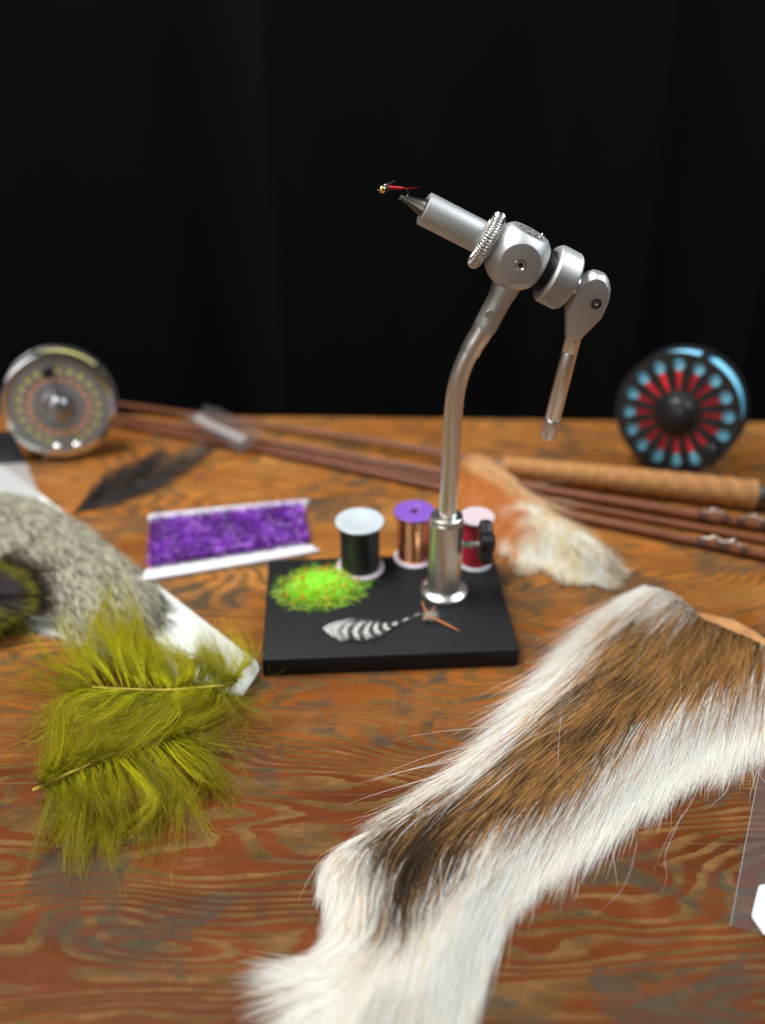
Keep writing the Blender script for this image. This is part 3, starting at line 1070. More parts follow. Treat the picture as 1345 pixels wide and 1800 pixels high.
PELT = [(1085, 1050), (1135, 1022), (1190, 1036), (1250, 1085), (1330, 1118), (1420, 1165), (1420, 1240), (1340, 1280), (1250, 1318), (1170, 1365), (1106, 1422),
        (1020, 1476), (936, 1536), (902, 1588), (876, 1660), (836, 1756), (800, 1840), (610, 1840), (590, 1800), (582, 1755), (575, 1690), (606, 1650), (604, 1600), (580, 1545), (572, 1503), (640, 1462), (720, 1408),
        (800, 1350), (880, 1285), (955, 1205), (1020, 1130), (1055, 1090)]
PG = [(1110, 1055, -.78, .62, 190), (1160, 1045, -.8, .55, 160), (1200, 1060, -.62, .78, 150), (1260, 1090, -.5, .86, 140), (1330, 1130, -.22, .97, 150), (1415, 1180, -.02, 1, 150),
      (1410, 1235, .03, 1, 120), (1340, 1250, -.12, 1, 105), (1240, 1200, -.5, .86, 150), (1290, 1250, -.25, .97, 110), (1230, 1285, -.35, .93, 110), (1150, 1335, -.42, .9, 130),
      (1120, 1230, -.74, .67, 170), (1010, 1150, -.74, .67, 200), (940, 1230, -.78, .62, 200), (880, 1290, -.8, .6, 200), (1000, 1320, -.76, .65, 170), (1085, 1400, -.46, .89, 140),
      (960, 1400, -.70, .72, 160), (980, 1465, -.45, .9, 150), (790, 1360, -.83, .56, 190), (800, 1440, -.78, .62, 160), (900, 1510, -.45, .9, 160), (700, 1425, -.83, .55, 150),
      (640, 1465, -.84, .5, 135), (600, 1505, -.78, .6, 110), (600, 1560, -.25, .97, 110), (720, 1500, -.66, .75, 150), (680, 1560, -.30, .95, 140), (760, 1560, -.32, .95, 160), (830, 1570, -.36, .93, 170),
      (650, 1610, -.10, 1, 150), (720, 1640, -.12, 1, 190), (790, 1640, -.16, 1, 200), (860, 1620, -.36, .93, 190), (900, 1660, -.40, .92, 170), (545, 1530, -.05, 1, 90), (548, 1590, .05, 1, 100), (580, 1635, -.55, .83, 190),
      (605, 1675, -.88, .44, 240), (575, 1700, -1, .05, 235), (500, 1692, -1, -.04, 190), (440, 1690, -1, -.06, 150), (590, 1750, -.88, .42, 220), (500, 1745, -.95, .25, 170), (520, 1800, -.75, .65, 150),
      (640, 1720, -.55, .85, 190), (690, 1740, -.35, .95, 190), (770, 1740, -.12, 1, 170), (820, 1740, -.28, 1, 150), (650, 1800, -.45, .9, 150)]


def build_pelt():
    c = at(950, 1420, 0)
    t = thing('deer_tail', 'large deer tail skin with white fur and a golden to dark brown centre stripe', 'fur', c)
    pg, hf = fur('fur', t, PELT, PG, 100000, pelt_colour, zc=.35, height=1.25, fall=2.3, lift=.22, rad=.0112, clumps=6000, cl=.45, seed=3, spread=.06, curl=.035, stray=.008, K=6, lenvar=.45)
    def under(V):
        m = sstep(-12, 12, sdist(topx(V), BROWN))[:, None]
        return np.array([.12, .06, .025]) * m + np.array([.86, .84, .79]) * (1 - m)
    skin_mesh('skin', t, pg, hf, M['fur'], drop=.2, grow=.1, colour=under)
    # bare edge of tanned skin along the top
    e = [(1205, 1076), (1240, 1079), (1290, 1090), (1330, 1112), (1385, 1156), (1375, 1165), (1320, 1128), (1280, 1108), (1235, 1092), (1210, 1085)]
    MB().prism([tuple(at(x, y, .55)[:2]) for x, y in e], .25, .62).build('skin_edge', M['hide'], t, bevel=.1)
    # a few long loose guard hairs arching over the top
    r = np.random.default_rng(12)
    A = []
    for q in ([(1170, 1040), (1192, 1075), (1180, 1130), (1150, 1190), (1140, 1230)], [(1165, 1045), (1150, 1090), (1130, 1130), (1110, 1210)], [(1240, 1360), (1210, 1420), (1175, 1470), (1150, 1530)],
              [(1340, 1330), (1322, 1385), (1318, 1412), (1326, 1430)], [(1295, 1330), (1280, 1385), (1255, 1412), (1238, 1425)], [(960, 1230), (880, 1280), (800, 1330), (730, 1365)],
              [(1120, 1480), (1105, 1540), (1080, 1580), (1040, 1610)], [(1200, 1430), (1170, 1500), (1172, 1540), (1160, 1580)]):
        z = np.linspace(1.7, .2, len(q)) if q[0][1] > 1060 else np.linspace(1.4, 1.8, len(q))
        A.append(spline([at(x, y, zz) for (x, y), zz in zip(q, z)], 14))
    strands('loose_hairs', np.array(A), .010, np.tile([.85, .83, .8], (len(A), 1)), M['fur'], t, kind='stuff')


build_pelt()


# ------------------------------------------------------------------ speckled duck skin on a white card
def build_duck():
    c = at(20, 1000, 0)
    card = [(-120, 735), (30, 836), (452, 1163), (457, 1178), (428, 1221), (412, 1224), (40, 1098), (-120, 1040)]
    o = MB().prism([tuple(at(x, y, 0.1)[:2]) for x, y in card], .02, .12).build('backing_card', M['card'], None, bevel=.02)
    tag(o, 'white backing card under the speckled duck skin with its corner sticking out', 'card')
    t = thing('duck_skin', 'speckled grey duck flank skin lying on a white card', 'feather skin', c)
    poly = [(-90, 858), (0, 862), (55, 872), (120, 908), (190, 955), (245, 1000), (285, 1042), (288, 1075), (272, 1110), (235, 1140), (160, 1130), (100, 1100), (60, 1082), (40, 1060), (-20, 1050), (-90, 1040)]

    def colour(P, tt, r, px, best):
        n = len(P)
        x, y = P[..., 0], P[..., 1]
        a = x * .74 - y * .67
        b = x * .67 + y * .74
        f = vnoise(a * 6.5, b * 13, 3) * .6 + vnoise(a * 11, b * 21, 9) * .4
        spec = sstep(.40, .50, f)[..., None]
        light = np.array([.50, .475, .36]) * (.8 + .35 * r.random(n))[:, None, None]
        dark = np.array([.045, .04, .03])
        C = dark * (1 - spec) + light * spec
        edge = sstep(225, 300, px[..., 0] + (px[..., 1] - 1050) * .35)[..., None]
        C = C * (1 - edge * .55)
        pale = sstep(1070, 1100, px[..., 1])[..., None] * sstep(110, 70, px[..., 0])[..., None]
        return C * (1 - pale) + np.array([.75, .75, .74]) * pale

    guides = [(0, 900, .8, .5, 50), (100, 930, .75, .6, 55), (200, 1000, .7, .7, 55), (260, 1060, .5, .8, 50), (60, 1050, .4, .85, 50), (150, 1080, .5, .8, 50), (-60, 950, .8, .5, 50)]
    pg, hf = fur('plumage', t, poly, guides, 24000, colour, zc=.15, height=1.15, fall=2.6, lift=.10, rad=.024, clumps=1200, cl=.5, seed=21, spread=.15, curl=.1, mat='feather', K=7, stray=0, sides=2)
    skin_mesh('skin', t, pg, hf, M['dark_hide'], drop=.15)


build_duck()


# ------------------------------------------------------------------ cream and orange hide patch
def build_hide():
    c = at(950, 930, 0)
    t = thing('hide_patch', 'cream and orange feathered hide patch behind the red spool', 'fur', c)
    poly = [(790, 812), (850, 812), (900, 838), (945, 885), (1000, 925), (1050, 965), (1090, 990), (1092, 1012), (1070, 1026), (1030, 1018), (985, 1000), (930, 985), (885, 962), (850, 925), (800, 880), (780, 845)]

    def colour(P, tt, r, px, best):
        n = len(P)
        x = px[..., 0] + (px[..., 1] - 900) * .3
        nz = vnoise(P[..., 0] * 1.3, P[..., 1] * 1.3, 4)
        o = sstep(960, 880, x + (nz - .5) * 80)[..., None]
        top = sstep(836, 815, px[..., 1] - (px[..., 0] - 820) * .55 + (nz - .5) * 20)[..., None]
        org = np.array([.66, .27, .065])
        crm = np.array([.84, .70, .48])
        wht = np.array([.88, .84, .76])
        tan_ = np.array([.66, .47, .25])
        C = org * o + (1 - o) * (wht * nz[..., None] + crm * (1 - nz[..., None]))
        C = C * (1 - top * .75) + tan_ * 1.15 * top * .75
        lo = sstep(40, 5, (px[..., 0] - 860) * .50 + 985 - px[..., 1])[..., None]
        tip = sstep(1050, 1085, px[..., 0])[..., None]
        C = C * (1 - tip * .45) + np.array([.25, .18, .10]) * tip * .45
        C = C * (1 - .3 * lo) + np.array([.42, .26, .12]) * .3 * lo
        return np.clip(C * (.85 + .35 * r.random(n))[:, None, None], 0, .85)

    guides = [(800, 840, .7, .6, 80), (870, 850, .7, .65, 80), (930, 920, .65, .6, 75), (1000, 960, .7, .5, 70), (1070, 1005, .8, .4, 45), (900, 960, .45, .7, 50), (980, 990, .4, .7, 45), (830, 890, .5, .7, 70)]
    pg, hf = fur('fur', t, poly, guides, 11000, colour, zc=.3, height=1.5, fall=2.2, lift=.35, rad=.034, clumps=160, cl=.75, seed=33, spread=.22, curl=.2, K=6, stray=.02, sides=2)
    skin_mesh('skin', t, pg, hf, M['dark_hide'], drop=.2, grow=.15)


build_hide()


# ================================================================== FEATHERS
def marabou(name, label, quill, zq, guides, seed, nb, z0, hue, rq):
    """a fluffy dyed feather: quill plus barbs whose barbules drift apart; guides are (t, side, mid px, tip px, zmid, ztip)"""
    r = np.random.default_rng(seed)
    q = spline([at(x, y, z) for (x, y), z in zip(quill, zq)], 60)
    t = thing(name, label, 'feather', (*q[30][:2], 0), 'olive marabou feathers')
    MB().tube(q, np.linspace(rq[0], rq[1], 60), 10).build('quill', M['quill'], t)
    PP, CC, RR = [], [], []
    for side in (-1, 1):
        g = sorted([x for x in guides if x[1] == side], key=lambda x: x[0])
        ts = np.array([x[0] for x in g])
        key = np.array([[*x[2], *x[3], x[4], x[5]] for x in g], float)
        T = np.sort(r.random(nb)) * (ts[-1] - ts[0]) + ts[0]
        K = np.stack([np.interp(T, ts, key[:, j]) for j in range(6)], 1)
        gi = (np.arange(nb) // 7)                       # neighbouring barbs cling together in tufts
        gn = r.normal(0, 1, (nb, 6))[gi]
        K[:, :4] += gn[:, :4] * np.array([13, 11, 30, 25]) + r.normal(0, 1, (nb, 4)) * np.array([5, 5, 9, 8])
        K[:, 4:] += gn[:, 4:] * np.array([.35, .4]) + r.normal(0, .12, (nb, 2))
        sc = .68 + .34 * r.random(nb) + .28 * (r.random(nb) < .16)
        sw = (r.normal(0, .46, nb)[gi] + r.normal(0, .16, nb))
        pz = r.random(nb)[gi] * 6.28
        for i in range(nb):
            root = q[int(np.clip(T[i], 0, 1) * 59)]
            mid = at(K[i, 0], K[i, 1], max(K[i, 4], .25))
            tip = at(K[i, 2], K[i, 3], max(K[i, 5], .12))
            mid = root + (mid - root) * (.9 + .1 * sc[i])
            tip = root + (tip - root) * sc[i]
            b = spline([root, (root * .5 + mid * .5) + [0, 0, .12], mid, tip], 11)
            tt = np.linspace(0, 1, 11)
            ch = unit(tip - root)
            pn = np.array([-ch[1], ch[0], 0])
            b = b + pn[None] * (sw[i] * np.sin(tt * 4.2 + pz[i] * .4) * tt)[:, None] + np.array([0, 0, 1.])[None] * (.22 * sw[i] * np.sin(tt * 5 + pz[i]) * tt)[:, None]
            m = 26
            start = r.random(m) * .6
            dv = r.normal(size=(m, 3)) * np.array([1, 1, .7])
            dv = unit(dv) * np.where(r.random(m) < .28, .5 + .75 * r.random(m), .14 + .40 * r.random(m) ** 1.5)[:, None]
            grow = np.clip((tt[None] - start[:, None]) / (1 - start[:, None]), 0, 1) ** 1.3
            off = dv[:, None] * grow[..., None]
            wig = np.cumsum(r.normal(0, 1, (m, 11, 3)) * np.where(np.linalg.norm(dv, axis=1) > .48, .075, .022)[:, None, None], 1) * grow[..., None]
            cut = .62 + .50 * r.random(m)
            tq = np.minimum(tt[None] * cut[:, None], 1) * 10
            i0 = np.minimum(tq.astype(int), 9)
            fr = (tq - i0)[..., None]
            bb = b[i0] * (1 - fr) + b[i0 + 1] * fr
            S = bb + off + wig
            S[..., 2] = np.maximum(S[..., 2], .03)
            PP.append(S)
            tone = np.clip(.15 + .55 * ((gi[i] * 0.618) % 1) + .45 * (r.random() - .3), 0, 1)
            base = np.array(hue[0]) * (1 - tone) + np.array(hue[1]) * tone
            c = base[None, None] * (.7 + .6 * r.random(m))[:, None, None] * (1.1 - .2 * tt)[None, :, None]
            c = c * (1 - .35 * (tt[None, :, None] ** 2)) + np.array([.40, .26, .012]) * .35 * (tt[None, :, None] ** 2)
            CC.append(np.clip(c, 0, .9))
            RR.append(np.full(m, .0072) * (.7 + .7 * r.random(m)))
            # short downy barbules branching off the barb all along it
            mb_ = 34
            t0 = .12 + .88 * r.random(mb_) ** .8
            k0 = np.minimum((t0 * 10).astype(int), 9)
            f0 = (t0 * 10 - k0)[:, None]
            o_ = b[k0] * (1 - f0) + b[k0 + 1] * f0
            tg = unit(b[k0 + 1] - b[k0])
            dr_ = unit(tg * (.25 + .5 * r.random(mb_))[:, None] + unit(r.normal(size=(mb_, 3)) * np.array([1, 1, .7])) * .9)
            Lb = (.22 + .50 * r.random(mb_)) * (.6 + .6 * t0)
            u11 = np.linspace(0, 1, 11)
            cv = r.normal(0, .5, (mb_, 1, 3)) * (u11 ** 2)[None, :, None] + np.cumsum(r.normal(0, .07, (mb_, 11, 3)), 1)
            Sb = o_[:, None] + (dr_[:, None] * u11[None, :, None] + cv * u11[None, :, None]) * Lb[:, None, None]
            Sb[..., 2] = np.maximum(Sb[..., 2], .03)
            PP.append(Sb)
            fr_ = np.clip(t0 * 1.25 - .35, 0, 1)[:, None, None]
            cb = base[None, None] * (.75 + .7 * r.random(mb_))[:, None, None] * np.ones((1, 11, 1))
            cb = cb * (1 - .5 * fr_) + np.array([.42, .27, .014]) * .5 * fr_
            CC.append(np.clip(cb, 0, .9))
            RR.append(np.full(mb_, .0052) * (.7 + .6 * r.random(mb_)))
    strands('barbs', np.concatenate(PP), np.concatenate(RR), np.concatenate(CC), M['marabou'], t, kind='stuff', taper=.3, sides=2)


HUE = ((.10, .11, .002), (.78, .76, .014))
marabou('marabou_feather', 'upper olive marabou feather with its bare quill lying level', [(410, 1204), (330, 1211), (290, 1213), (240, 1212), (163, 1208)], (1.6, 1.75, 1.75, 1.7, 1.55), [
    (-.05, 1, (425, 1180), (420, 1130), 1.2, .8), (.05, 1, (400, 1165), (375, 1112), 1.7, 1.2), (.3, 1, (322, 1165), (300, 1115), 1.8, 1.2), (.5, 1, (275, 1160), (255, 1085), 1.9, 1.3), (.68, 1, (222, 1130), (210, 1060), 2.0, 1.5),
    (.85, 1, (175, 1130), (182, 1042), 1.9, 1.5), (.95, 1, (135, 1140), (120, 1075), 1.7, 1.2), (1.0, 1, (110, 1165), (45, 1105), 1.4, .5), (1.03, 1, (105, 1190), (18, 1160), 1.2, .4), (1.06, 1, (105, 1220), (25, 1230), 1.0, .3),
    (-.02, -1, (430, 1220), (468, 1215), 1.0, .6), (.02, -1, (400, 1245), (455, 1275), 1.0, .4), (.10, -1, (350, 1240), (250, 1305), 1.5, .9), (.25, -1, (300, 1250), (215, 1310), 1.5, .9), (.5, -1, (240, 1250), (160, 1300), 1.4, .8), (.8, -1, (160, 1245), (85, 1310), 1.2, .5), (1.0, -1, (110, 1240), (30, 1280), 1.1, .35),
], 41, 190, 1.0, HUE, (.10, .05))
marabou('marabou_feather', 'lower olive marabou feather with its slanting quill poking out left', [(58, 1390), (110, 1365), (165, 1340), (225, 1314), (300, 1288)], (.8, 1.05, 1.15, 1.05, .9), [
    (.06, 1, (78, 1345), (90, 1300), 1.0, .7), (.25, 1, (105, 1325), (120, 1285), 1.2, .9), (.5, 1, (170, 1310), (190, 1275), 1.2, .9), (.8, 1, (290, 1270), (330, 1235), 1.0, .6), (1.0, 1, (370, 1262), (455, 1222), 1.0, .5), (1.05, 1, (380, 1290), (462, 1290), .9, .3),
    (.1, -1, (85, 1420), (80, 1488), .5, .25), (.3, -1, (130, 1420), (120, 1492), .8, .3), (.5, -1, (185, 1420), (170, 1490), .9, .3), (.7, -1, (250, 1410), (240, 1480), 1.0, .3), (.85, -1, (310, 1390), (320, 1452), 1.0, .3), (.95, -1, (350, 1355), (385, 1425), 1.0, .3), (1.04, -1, (385, 1320), (430, 1370), .9, .25),
], 43, 190, .4, ((.085, .09, .002), (.62, .58, .012)), (.11, .04))


def vane(name, label, rachis, zs, width, colour, nb=160, angle=40, seed=5, mat='feather', quill='pale_quill', rq=(.06, .015), barb=.02, zlift=.05, cat='feather', jag=.12):
    """flat feather: rachis in photo pixels at heights zs; width(s, side) in px; barbs slant to the tip"""
    r = np.random.default_rng(seed)
    q = spline([at(x, y, z) for (x, y), z in zip(rachis, zs)], 80)
    t = thing(name, label, cat, (*q[40][:2], 0))
    MB().tube(q, np.linspace(*rq, 80), 8).build('quill', M[quill], t)
    T = unit(np.gradient(q, axis=0))
    PP, CC = [], []
    for side in (-1, 1):
        for i in range(nb):
            s = (i + r.random()) / nb
            k = min(int(s * 79), 79)
            w_ = cm(width(s, side), q[k]) * 1.65 * (1 - jag * r.random())
            if w_ < .02:
                continue
            nv = np.array([-T[k][1], T[k][0], 0]) * side
            a = R(angle + r.normal(0, 5))
            d = T[k] * math.cos(a) + nv * math.sin(a)
            ln = w_ / math.sin(R(angle))
            tt = np.linspace(0, 1, 7)
            p = q[k] + np.outer(tt * ln, d) + np.outer(tt ** 2 * ln * .18, T[k])
            p[:, 2] = np.maximum(q[k][2] + zlift * np.sin(tt * 2.5) + .01 * r.normal(), .03)
            PP.append(p)
            CC.append(np.array([colour(s, side, u, r) for u in tt]))
    strands('barbs', np.array(PP), barb * (.8 + .4 * r.random(len(PP))), np.array(CC), M[mat], t, kind='stuff', taper=.3, sides=2 if barb > .03 else 3)
    return t


# barred black and white hackle on the base
def griz_w(s, side):
    return (26 * sstep(0, .08, s) * sstep(.74, .30, s) + 8.5 * sstep(1.05, .55, s)) * (.62 if side > 0 else .48) * (1 + .15 * math.sin(s * 60))


def griz_c(s, side, u, r):
    ph = s * 9.5 + u * .45 * (1 if s < .6 else .3)
    b = float(sstep(.30, .46, ph % 1) - sstep(.88, 1.0, ph % 1))
    b = b * float(sstep(.08, .22, s)) * .95
    wv = .82 if s > .3 else .55 + .27 * r.random()
    return np.array([wv, wv * .98, wv * .93]) * (1 - b) + np.array([.02, .02, .018]) * b


vane('grizzly_feather', 'small black and white barred feather lying flat on the black base', [(568, 1106), (610, 1110), (655, 1110), (695, 1099), (742, 1078)], (BZ + .10, BZ + .12, BZ + .12, BZ + .10, BZ + .08), griz_w, griz_c, nb=210, angle=62, seed=6, barb=.024, zlift=.12, rq=(.03, .012))


# dark feather at the left back
def dk_w(s, side):
    up = 46 * sstep(0, .22, s) * (1 - .95 * sstep(.46, .66, s)) + 14 * sstep(.5, .6, s) * sstep(1.0, .75, s)
    dn = 24 * sstep(0, .15, s) * sstep(1.05, .55, s)
    return up if side > 0 else dn


def dk_c(s, side, u, r):
    c = np.array([.034, .026, .022])
    k = float(sstep(.45, .8, s)) * (.75 if side > 0 else .35)
    g = np.array([.06, .052, .055]) * float(u) * .6 * (r.random() < .5)
    return (c + g) * (1 - k) + np.array([.26, .15, .075]) * k


vane('dark_feather', 'dark brown feather lying on bare wood in front of the silver reel', [(128, 902), (180, 876), (260, 840), (330, 800), (405, 762)], (.12, .22, .28, .25, .2), dk_w, dk_c, nb=300, angle=44, seed=8, jag=.05, barb=.06, quill='dark_quill', rq=(.05, .015))


# iridescent dark plume at the left border
def build_plume():
    r = np.random.default_rng(14)
    c = at(-25, 1060, 0)
    t = thing('peacock_feather', 'dark iridescent feather with olive edge at the left border', 'feather', c)
    MB().tube(spline([at(x, y, z) for x, y, z in ((-190, 1075, 1.2), (-90, 1062, 1.5), (-20, 1056, 1.5))], 20), np.linspace(.10, .04, 20), 8).build('quill', M['dark_quill'], t)
    PP, CC = [], []
    for i in range(2600):
        a = r.random()
        th = -1.25 + 2.6 * a                     # fan from upper right to lower right
        ex, ey = 108, 62
        k = 1 + r.normal(0, .17)
        if th < -.55 and r.random() < .5:
            k *= 1.15 + .35 * r.random()
        root = np.array([-60 + r.normal(0, 22), 1055 + r.normal(0, 8)])
        tip = np.array([-28 + ex * math.cos(th) * k * (1.0 if th < .5 else .82), 1052 + ey * math.sin(th) * k])
        md = root * .45 + tip * .55 + np.array([0, -12 if th < 0 else 3])
        b = spline([at(*root, 1.45), at(*md, 1.85), at(*tip, 1.35 if th < .4 else .6)], 12)
        PP.append(b)
        u = np.linspace(0, 1, 12)
        e = u * k
        col = np.zeros((12, 3))
        core = np.array([.006, .004, .006]) + (r.random() < .2) * np.array([.035, .010, .010])
        olive = np.array([.22, .20, .010]) * (.6 + .6 * r.random())
        blk = np.array([.008, .009, .014])
        ol = (sstep(.66, .74, e) - sstep(.84, .9, e))[:, None]
        col = core * (1 - ol) + olive * ol
        fr = sstep(1.02, 1.1, e)[:, None]
        col = col * (1 - fr) + np.array([.07, .035, .02]) * fr
        if th > .45:
            o2 = float(r.random() < .55)
            col = col * (1 - o2 * .8) + np.array([.20, .19, .012]) * o2 * .8 * (.3 + u[:, None])
        CC.append(col)
    strands('barbs', np.array(PP), .016, np.array(CC), M['feather'], t, kind='stuff', taper=.3)
    q = [spline([at(x, y, z) for x, y, z in ((-60, 1125, .3), (0, 1108, .5), (52, 1102, .6))], 12), spline([at(x, y, z) for x, y, z in ((-60, 1150, .3), (-10, 1118, .4), (30, 1108, .4))], 12)]
    P = np.concatenate([np.array(q)[[0]] + r.normal(0, .05, (60, 1, 3)), np.array(q)[[1]] + r.normal(0, .07, (80, 1, 3))])
    P[..., 2] = np.maximum(P[..., 2], .04)
    strands('loose_barbs', P, .015, np.vstack([np.tile([.25, .24, .03], (60, 1)), np.tile([.015, .015, .015], (80, 1))]), M['feather'], t, kind='stuff')


build_plume()


# small dry fly beside the post
def build_dry_fly():
    z = BZ
    r = np.random.default_rng(9)
    c = at(760, 1086, z)
    t = thing('dry_fly', 'small orange dry fly with pale hackle at the foot of the steel post', 'fishing fly', c)
    A = lambda x, y, h: at(x, y, z + h)
    MB().tube([A(750, 1083, .35), A(772, 1091, .22), A(790, 1100, .12), A(808, 1109, .06)], [.05, .055, .045, .012], 8).build('tail', M['orange_biot'], t)
    MB().tube([A(744, 1090, .25), A(756, 1086, .33), A(768, 1089, .26)], [.03, .07, .05], 8).build('body', M['orange_biot'], t)
    for q in ([(753, 1081, .35), (746, 1069, .5), (742, 1056, .55)], [(756, 1081, .35), (762, 1072, .5), (764, 1066, .55)]):
        MB().tube(spline([A(*p) for p in q], 8), np.linspace(.05, .02, 8), 7).build('wing', M['orange_biot'], t)
    n = 150
    d = unit(r.normal(size=(n, 3)) * np.array([1.0, .8, .7]))
    d[:, 2] = np.abs(d[:, 2]) - .1
    o = A(757, 1085, .3) + r.normal(0, .06, (n, 3))
    L = .3 + .35 * r.random(n)
    P = o[:, None] + d[:, None] * (np.linspace(0, 1, 5)[None] * L[:, None])[..., None]
    P[..., 2] = np.maximum(P[..., 2], z + .02)
    strands('hackle', P, .013, np.clip(np.array([.72, .66, .55]) * (.6 + .5 * r.random(n))[:, None], 0, .9), M['feather'], t, kind='stuff')


build_dry_fly()


# green dubbing with sparkles on the base
def build_dubbing():
    r = np.random.default_rng(17)
    c = at(565, 1035, BZ)
    t = thing('dubbing_tuft', 'loose tuft of bright green dubbing fluff on the black base', 'dubbing', c)
    n = 6000
    th, rad = r.random(n) * 2 * math.pi, np.sqrt(r.random(n))
    far = r.random(n) < .10
    rad = np.where(far, 1 + .55 * r.random(n), rad * .95)
    px = 565 + rad * np.cos(th) * 57
    py = 1032 + rad * np.sin(th) * 27 - (px - 565) * .10
    hgt = .6 * np.clip(1 - rad ** 2, 0, 1) ** .7
    o = at(px, py, BZ + .04)
    o[:, 2] += hgt * r.random(n)
    d = unit(r.normal(size=(n, 3)) * np.array([1, .8, .45]))
    L = .3 + .8 * r.random(n)
    b = r.normal(size=(n, 3)) * .35
    tt = np.linspace(-.5, .5, 7)
    P = o[:, None] + d[:, None] * (tt[None] * L[:, None])[..., None] + b[:, None] * ((tt ** 2)[None] * L[:, None])[..., None]
    P[..., 2] = np.maximum(P[..., 2], BZ + .015)
    mixv = r.random(n)
    inner = np.clip(1.15 - rad, 0, 1)
    C = np.where((mixv < .60)[:, None], [.46, .97, .06], np.where((mixv < .86)[:, None], [.78, .97, .10], [.16, .75, .02]))
    C = C * (.78 + .27 * inner)[:, None]
    up_ = np.zeros_like(P) + np.array([0, -.15, 1.0])
    strands('fibres', P, .016, np.clip(C, 0, .95), M['dub'], t, kind='stuff', taper=.5, sides=2, soft=(.5, unit(up_)))
    m = 240
    th, rad = r.random(m) * 2 * math.pi, .45 + .80 * r.random(m)
    px = 565 + rad * np.cos(th) * 64
    py = 1032 + rad * np.sin(th) * 30 - (px - 565) * .10
    o = at(px, py, BZ + .05)
    o[:, 2] += np.clip(1 - rad ** 2, 0, 1) * .62 + .20
    d = unit(r.normal(size=(m, 3)))
    P = o[:, None] + d[:, None] * (np.linspace(-.5, .5, 3)[None] * (.05 + .14 * r.random(m))[:, None])[..., None]
    P[..., 2] = np.maximum(P[..., 2], BZ + .02)
    strands('sparkle_flecks', P, .085, np.where((r.random(m) < .6)[:, None], [.92, .45, .02], [.92, .22, .03]), M['dub'], t, kind='stuff', taper=.7, sides=2)


build_dubbing()


# purple chenille on a white card
def build_chenille():
    r = np.random.default_rng(23)
    tl, tr, br, bl = at(264, 908, .25), at(534, 882, .25), at(550, 966, .25), at(256, 1014, .25)
    c = (tl + tr + br + bl) / 4
    t = thing('chenille_card', 'white card wound with shaggy purple tinsel chenille left of the black base', 'card of chenille', (*c[:2], 0))
    B = lambda u, v: (tl * (1 - u) + tr * u) * (1 - v) + (bl * (1 - u) + br * u) * v
    # bone-shaped card
    pts = []
    for u, v in ((.00, -.03), (.5, -.045), (1.0, -.03), (1.015, .02), (1.0, .10), (.955, .15), (.945, .5), (.955, .87), (1.0, .92), (1.01, .98), (1.0, 1.05), (.5, 1.06), (.0, 1.05),
                 (-.015, .98), (.0, .90), (.045, .86), (.055, .5), (.045, .14), (.0, .09), (-.015, .02)):
        pts.append(B(u, v)[:2])
    rp = spline(np.vstack([np.c_[np.array(pts), np.zeros(len(pts))], [[*pts[0], 0]]]), 120)[:-1, :2]
    MB().prism([tuple(p) for p in rp], .04, .34).build('card', M['bobbin'], t, bevel=.06)
    # wound core
    for i in range(12):
        v = .22 + .64 * (i + .5) / 12
        u0 = .035 + .012 * r.random()
        u1 = .965 - .012 * r.random()
        q = [B(u0, v) + [0, 0, .1], B(u0 + .03, v) + [0, 0, .32]] + [B(u, v + .02 * r.normal()) + [0, 0, .40 + .05 * r.normal()] for u in np.linspace(.15, .85, 6)] + [B(u1 - .03, v) + [0, 0, .32], B(u1, v) + [0, 0, .1]]
        MB().tube(spline(q, 30), .22, 8).build('winding', plain_purple, t, angle=180)
    n = 14000
    u, v = .02 + .96 * r.random(n), .17 + .73 * r.random(n)
    o = B(u[:, None], v[:, None])
    o[:, 2] = .5 + .55 * r.random(n)
    d = unit(r.normal(size=(n, 3)) * np.array([1, 1, .7]))
    L = .22 + .45 * r.random(n) + .35 * (r.random(n) < .1)
    tt = np.linspace(-.5, .5, 4)
    P = o[:, None] + d[:, None] * (tt[None] * L[:, None])[..., None] + r.normal(0, .03, (n, 4, 3))
    P[..., 2] = np.maximum(P[..., 2], .3)
    k = r.random(n)
    cl = vnoise(u * 16, v * 6, 3)
    C = np.where((k < .07)[:, None], [.75, .55, .92], np.where((k < .62)[:, None], [.33, .05, .60], [.13, .018, .28])) * (.55 + .9 * cl)[:, None]
    strands('tinsel', P, .022, np.clip(C, 0, .9), M['tinsel'], t, kind='stuff', taper=.6, sides=2)


plain_purple = plain('purple_chenille_core', (.11, .018, .30), .5, var=.3, nscale=300)
build_chenille()


# ================================================================== REELS
def reel(name, label, face_px, foot_px, rpx, yaw, tilt):
    g = at(*foot_px, 0)
    Rr = cm(rpx, g + np.array([0, 0, 4]))
    out = np.array([-math.sin(yaw), -math.cos(yaw), 0])      # towards the viewer
    right = np.array([math.cos(yaw), -math.sin(yaw), 0])
    up = np.array([0, 0, 1.0])
    ct, st = math.cos(tilt), math.sin(tilt)
    out, up = out * ct + up * st, up * ct - out * st         # leaning back a little
    c = np.array([g[0], g[1], Rr * ct + 1.2 * st + .2])
    t = thing(name, label, 'fishing reel', (g[0], g[1], 0), 'fly reels at the back of the bench')
    return t, c, Rr, right, up, out


def keyhole(a, r0, r1, rw, rc, ro):
    """slot from r0 to r1 of half width growing to rw, ending in a round hole rc centred at ro"""
    d = np.array([math.cos(a), math.sin(a)])
    n = np.array([-d[1], d[0]])
    pts = [d * r0 - n * rw * .55, d * (ro - rc * .75) - n * rw]
    for k in range(13):
        b = -2.25 + 4.5 * k / 12
        pts.append(d * (ro + rc * math.cos(b)) + n * rc * math.sin(b))
    pts += [d * (ro - rc * .75) + n * rw, d * r0 + n * rw * .55]
    return [tuple(p) for p in pts]


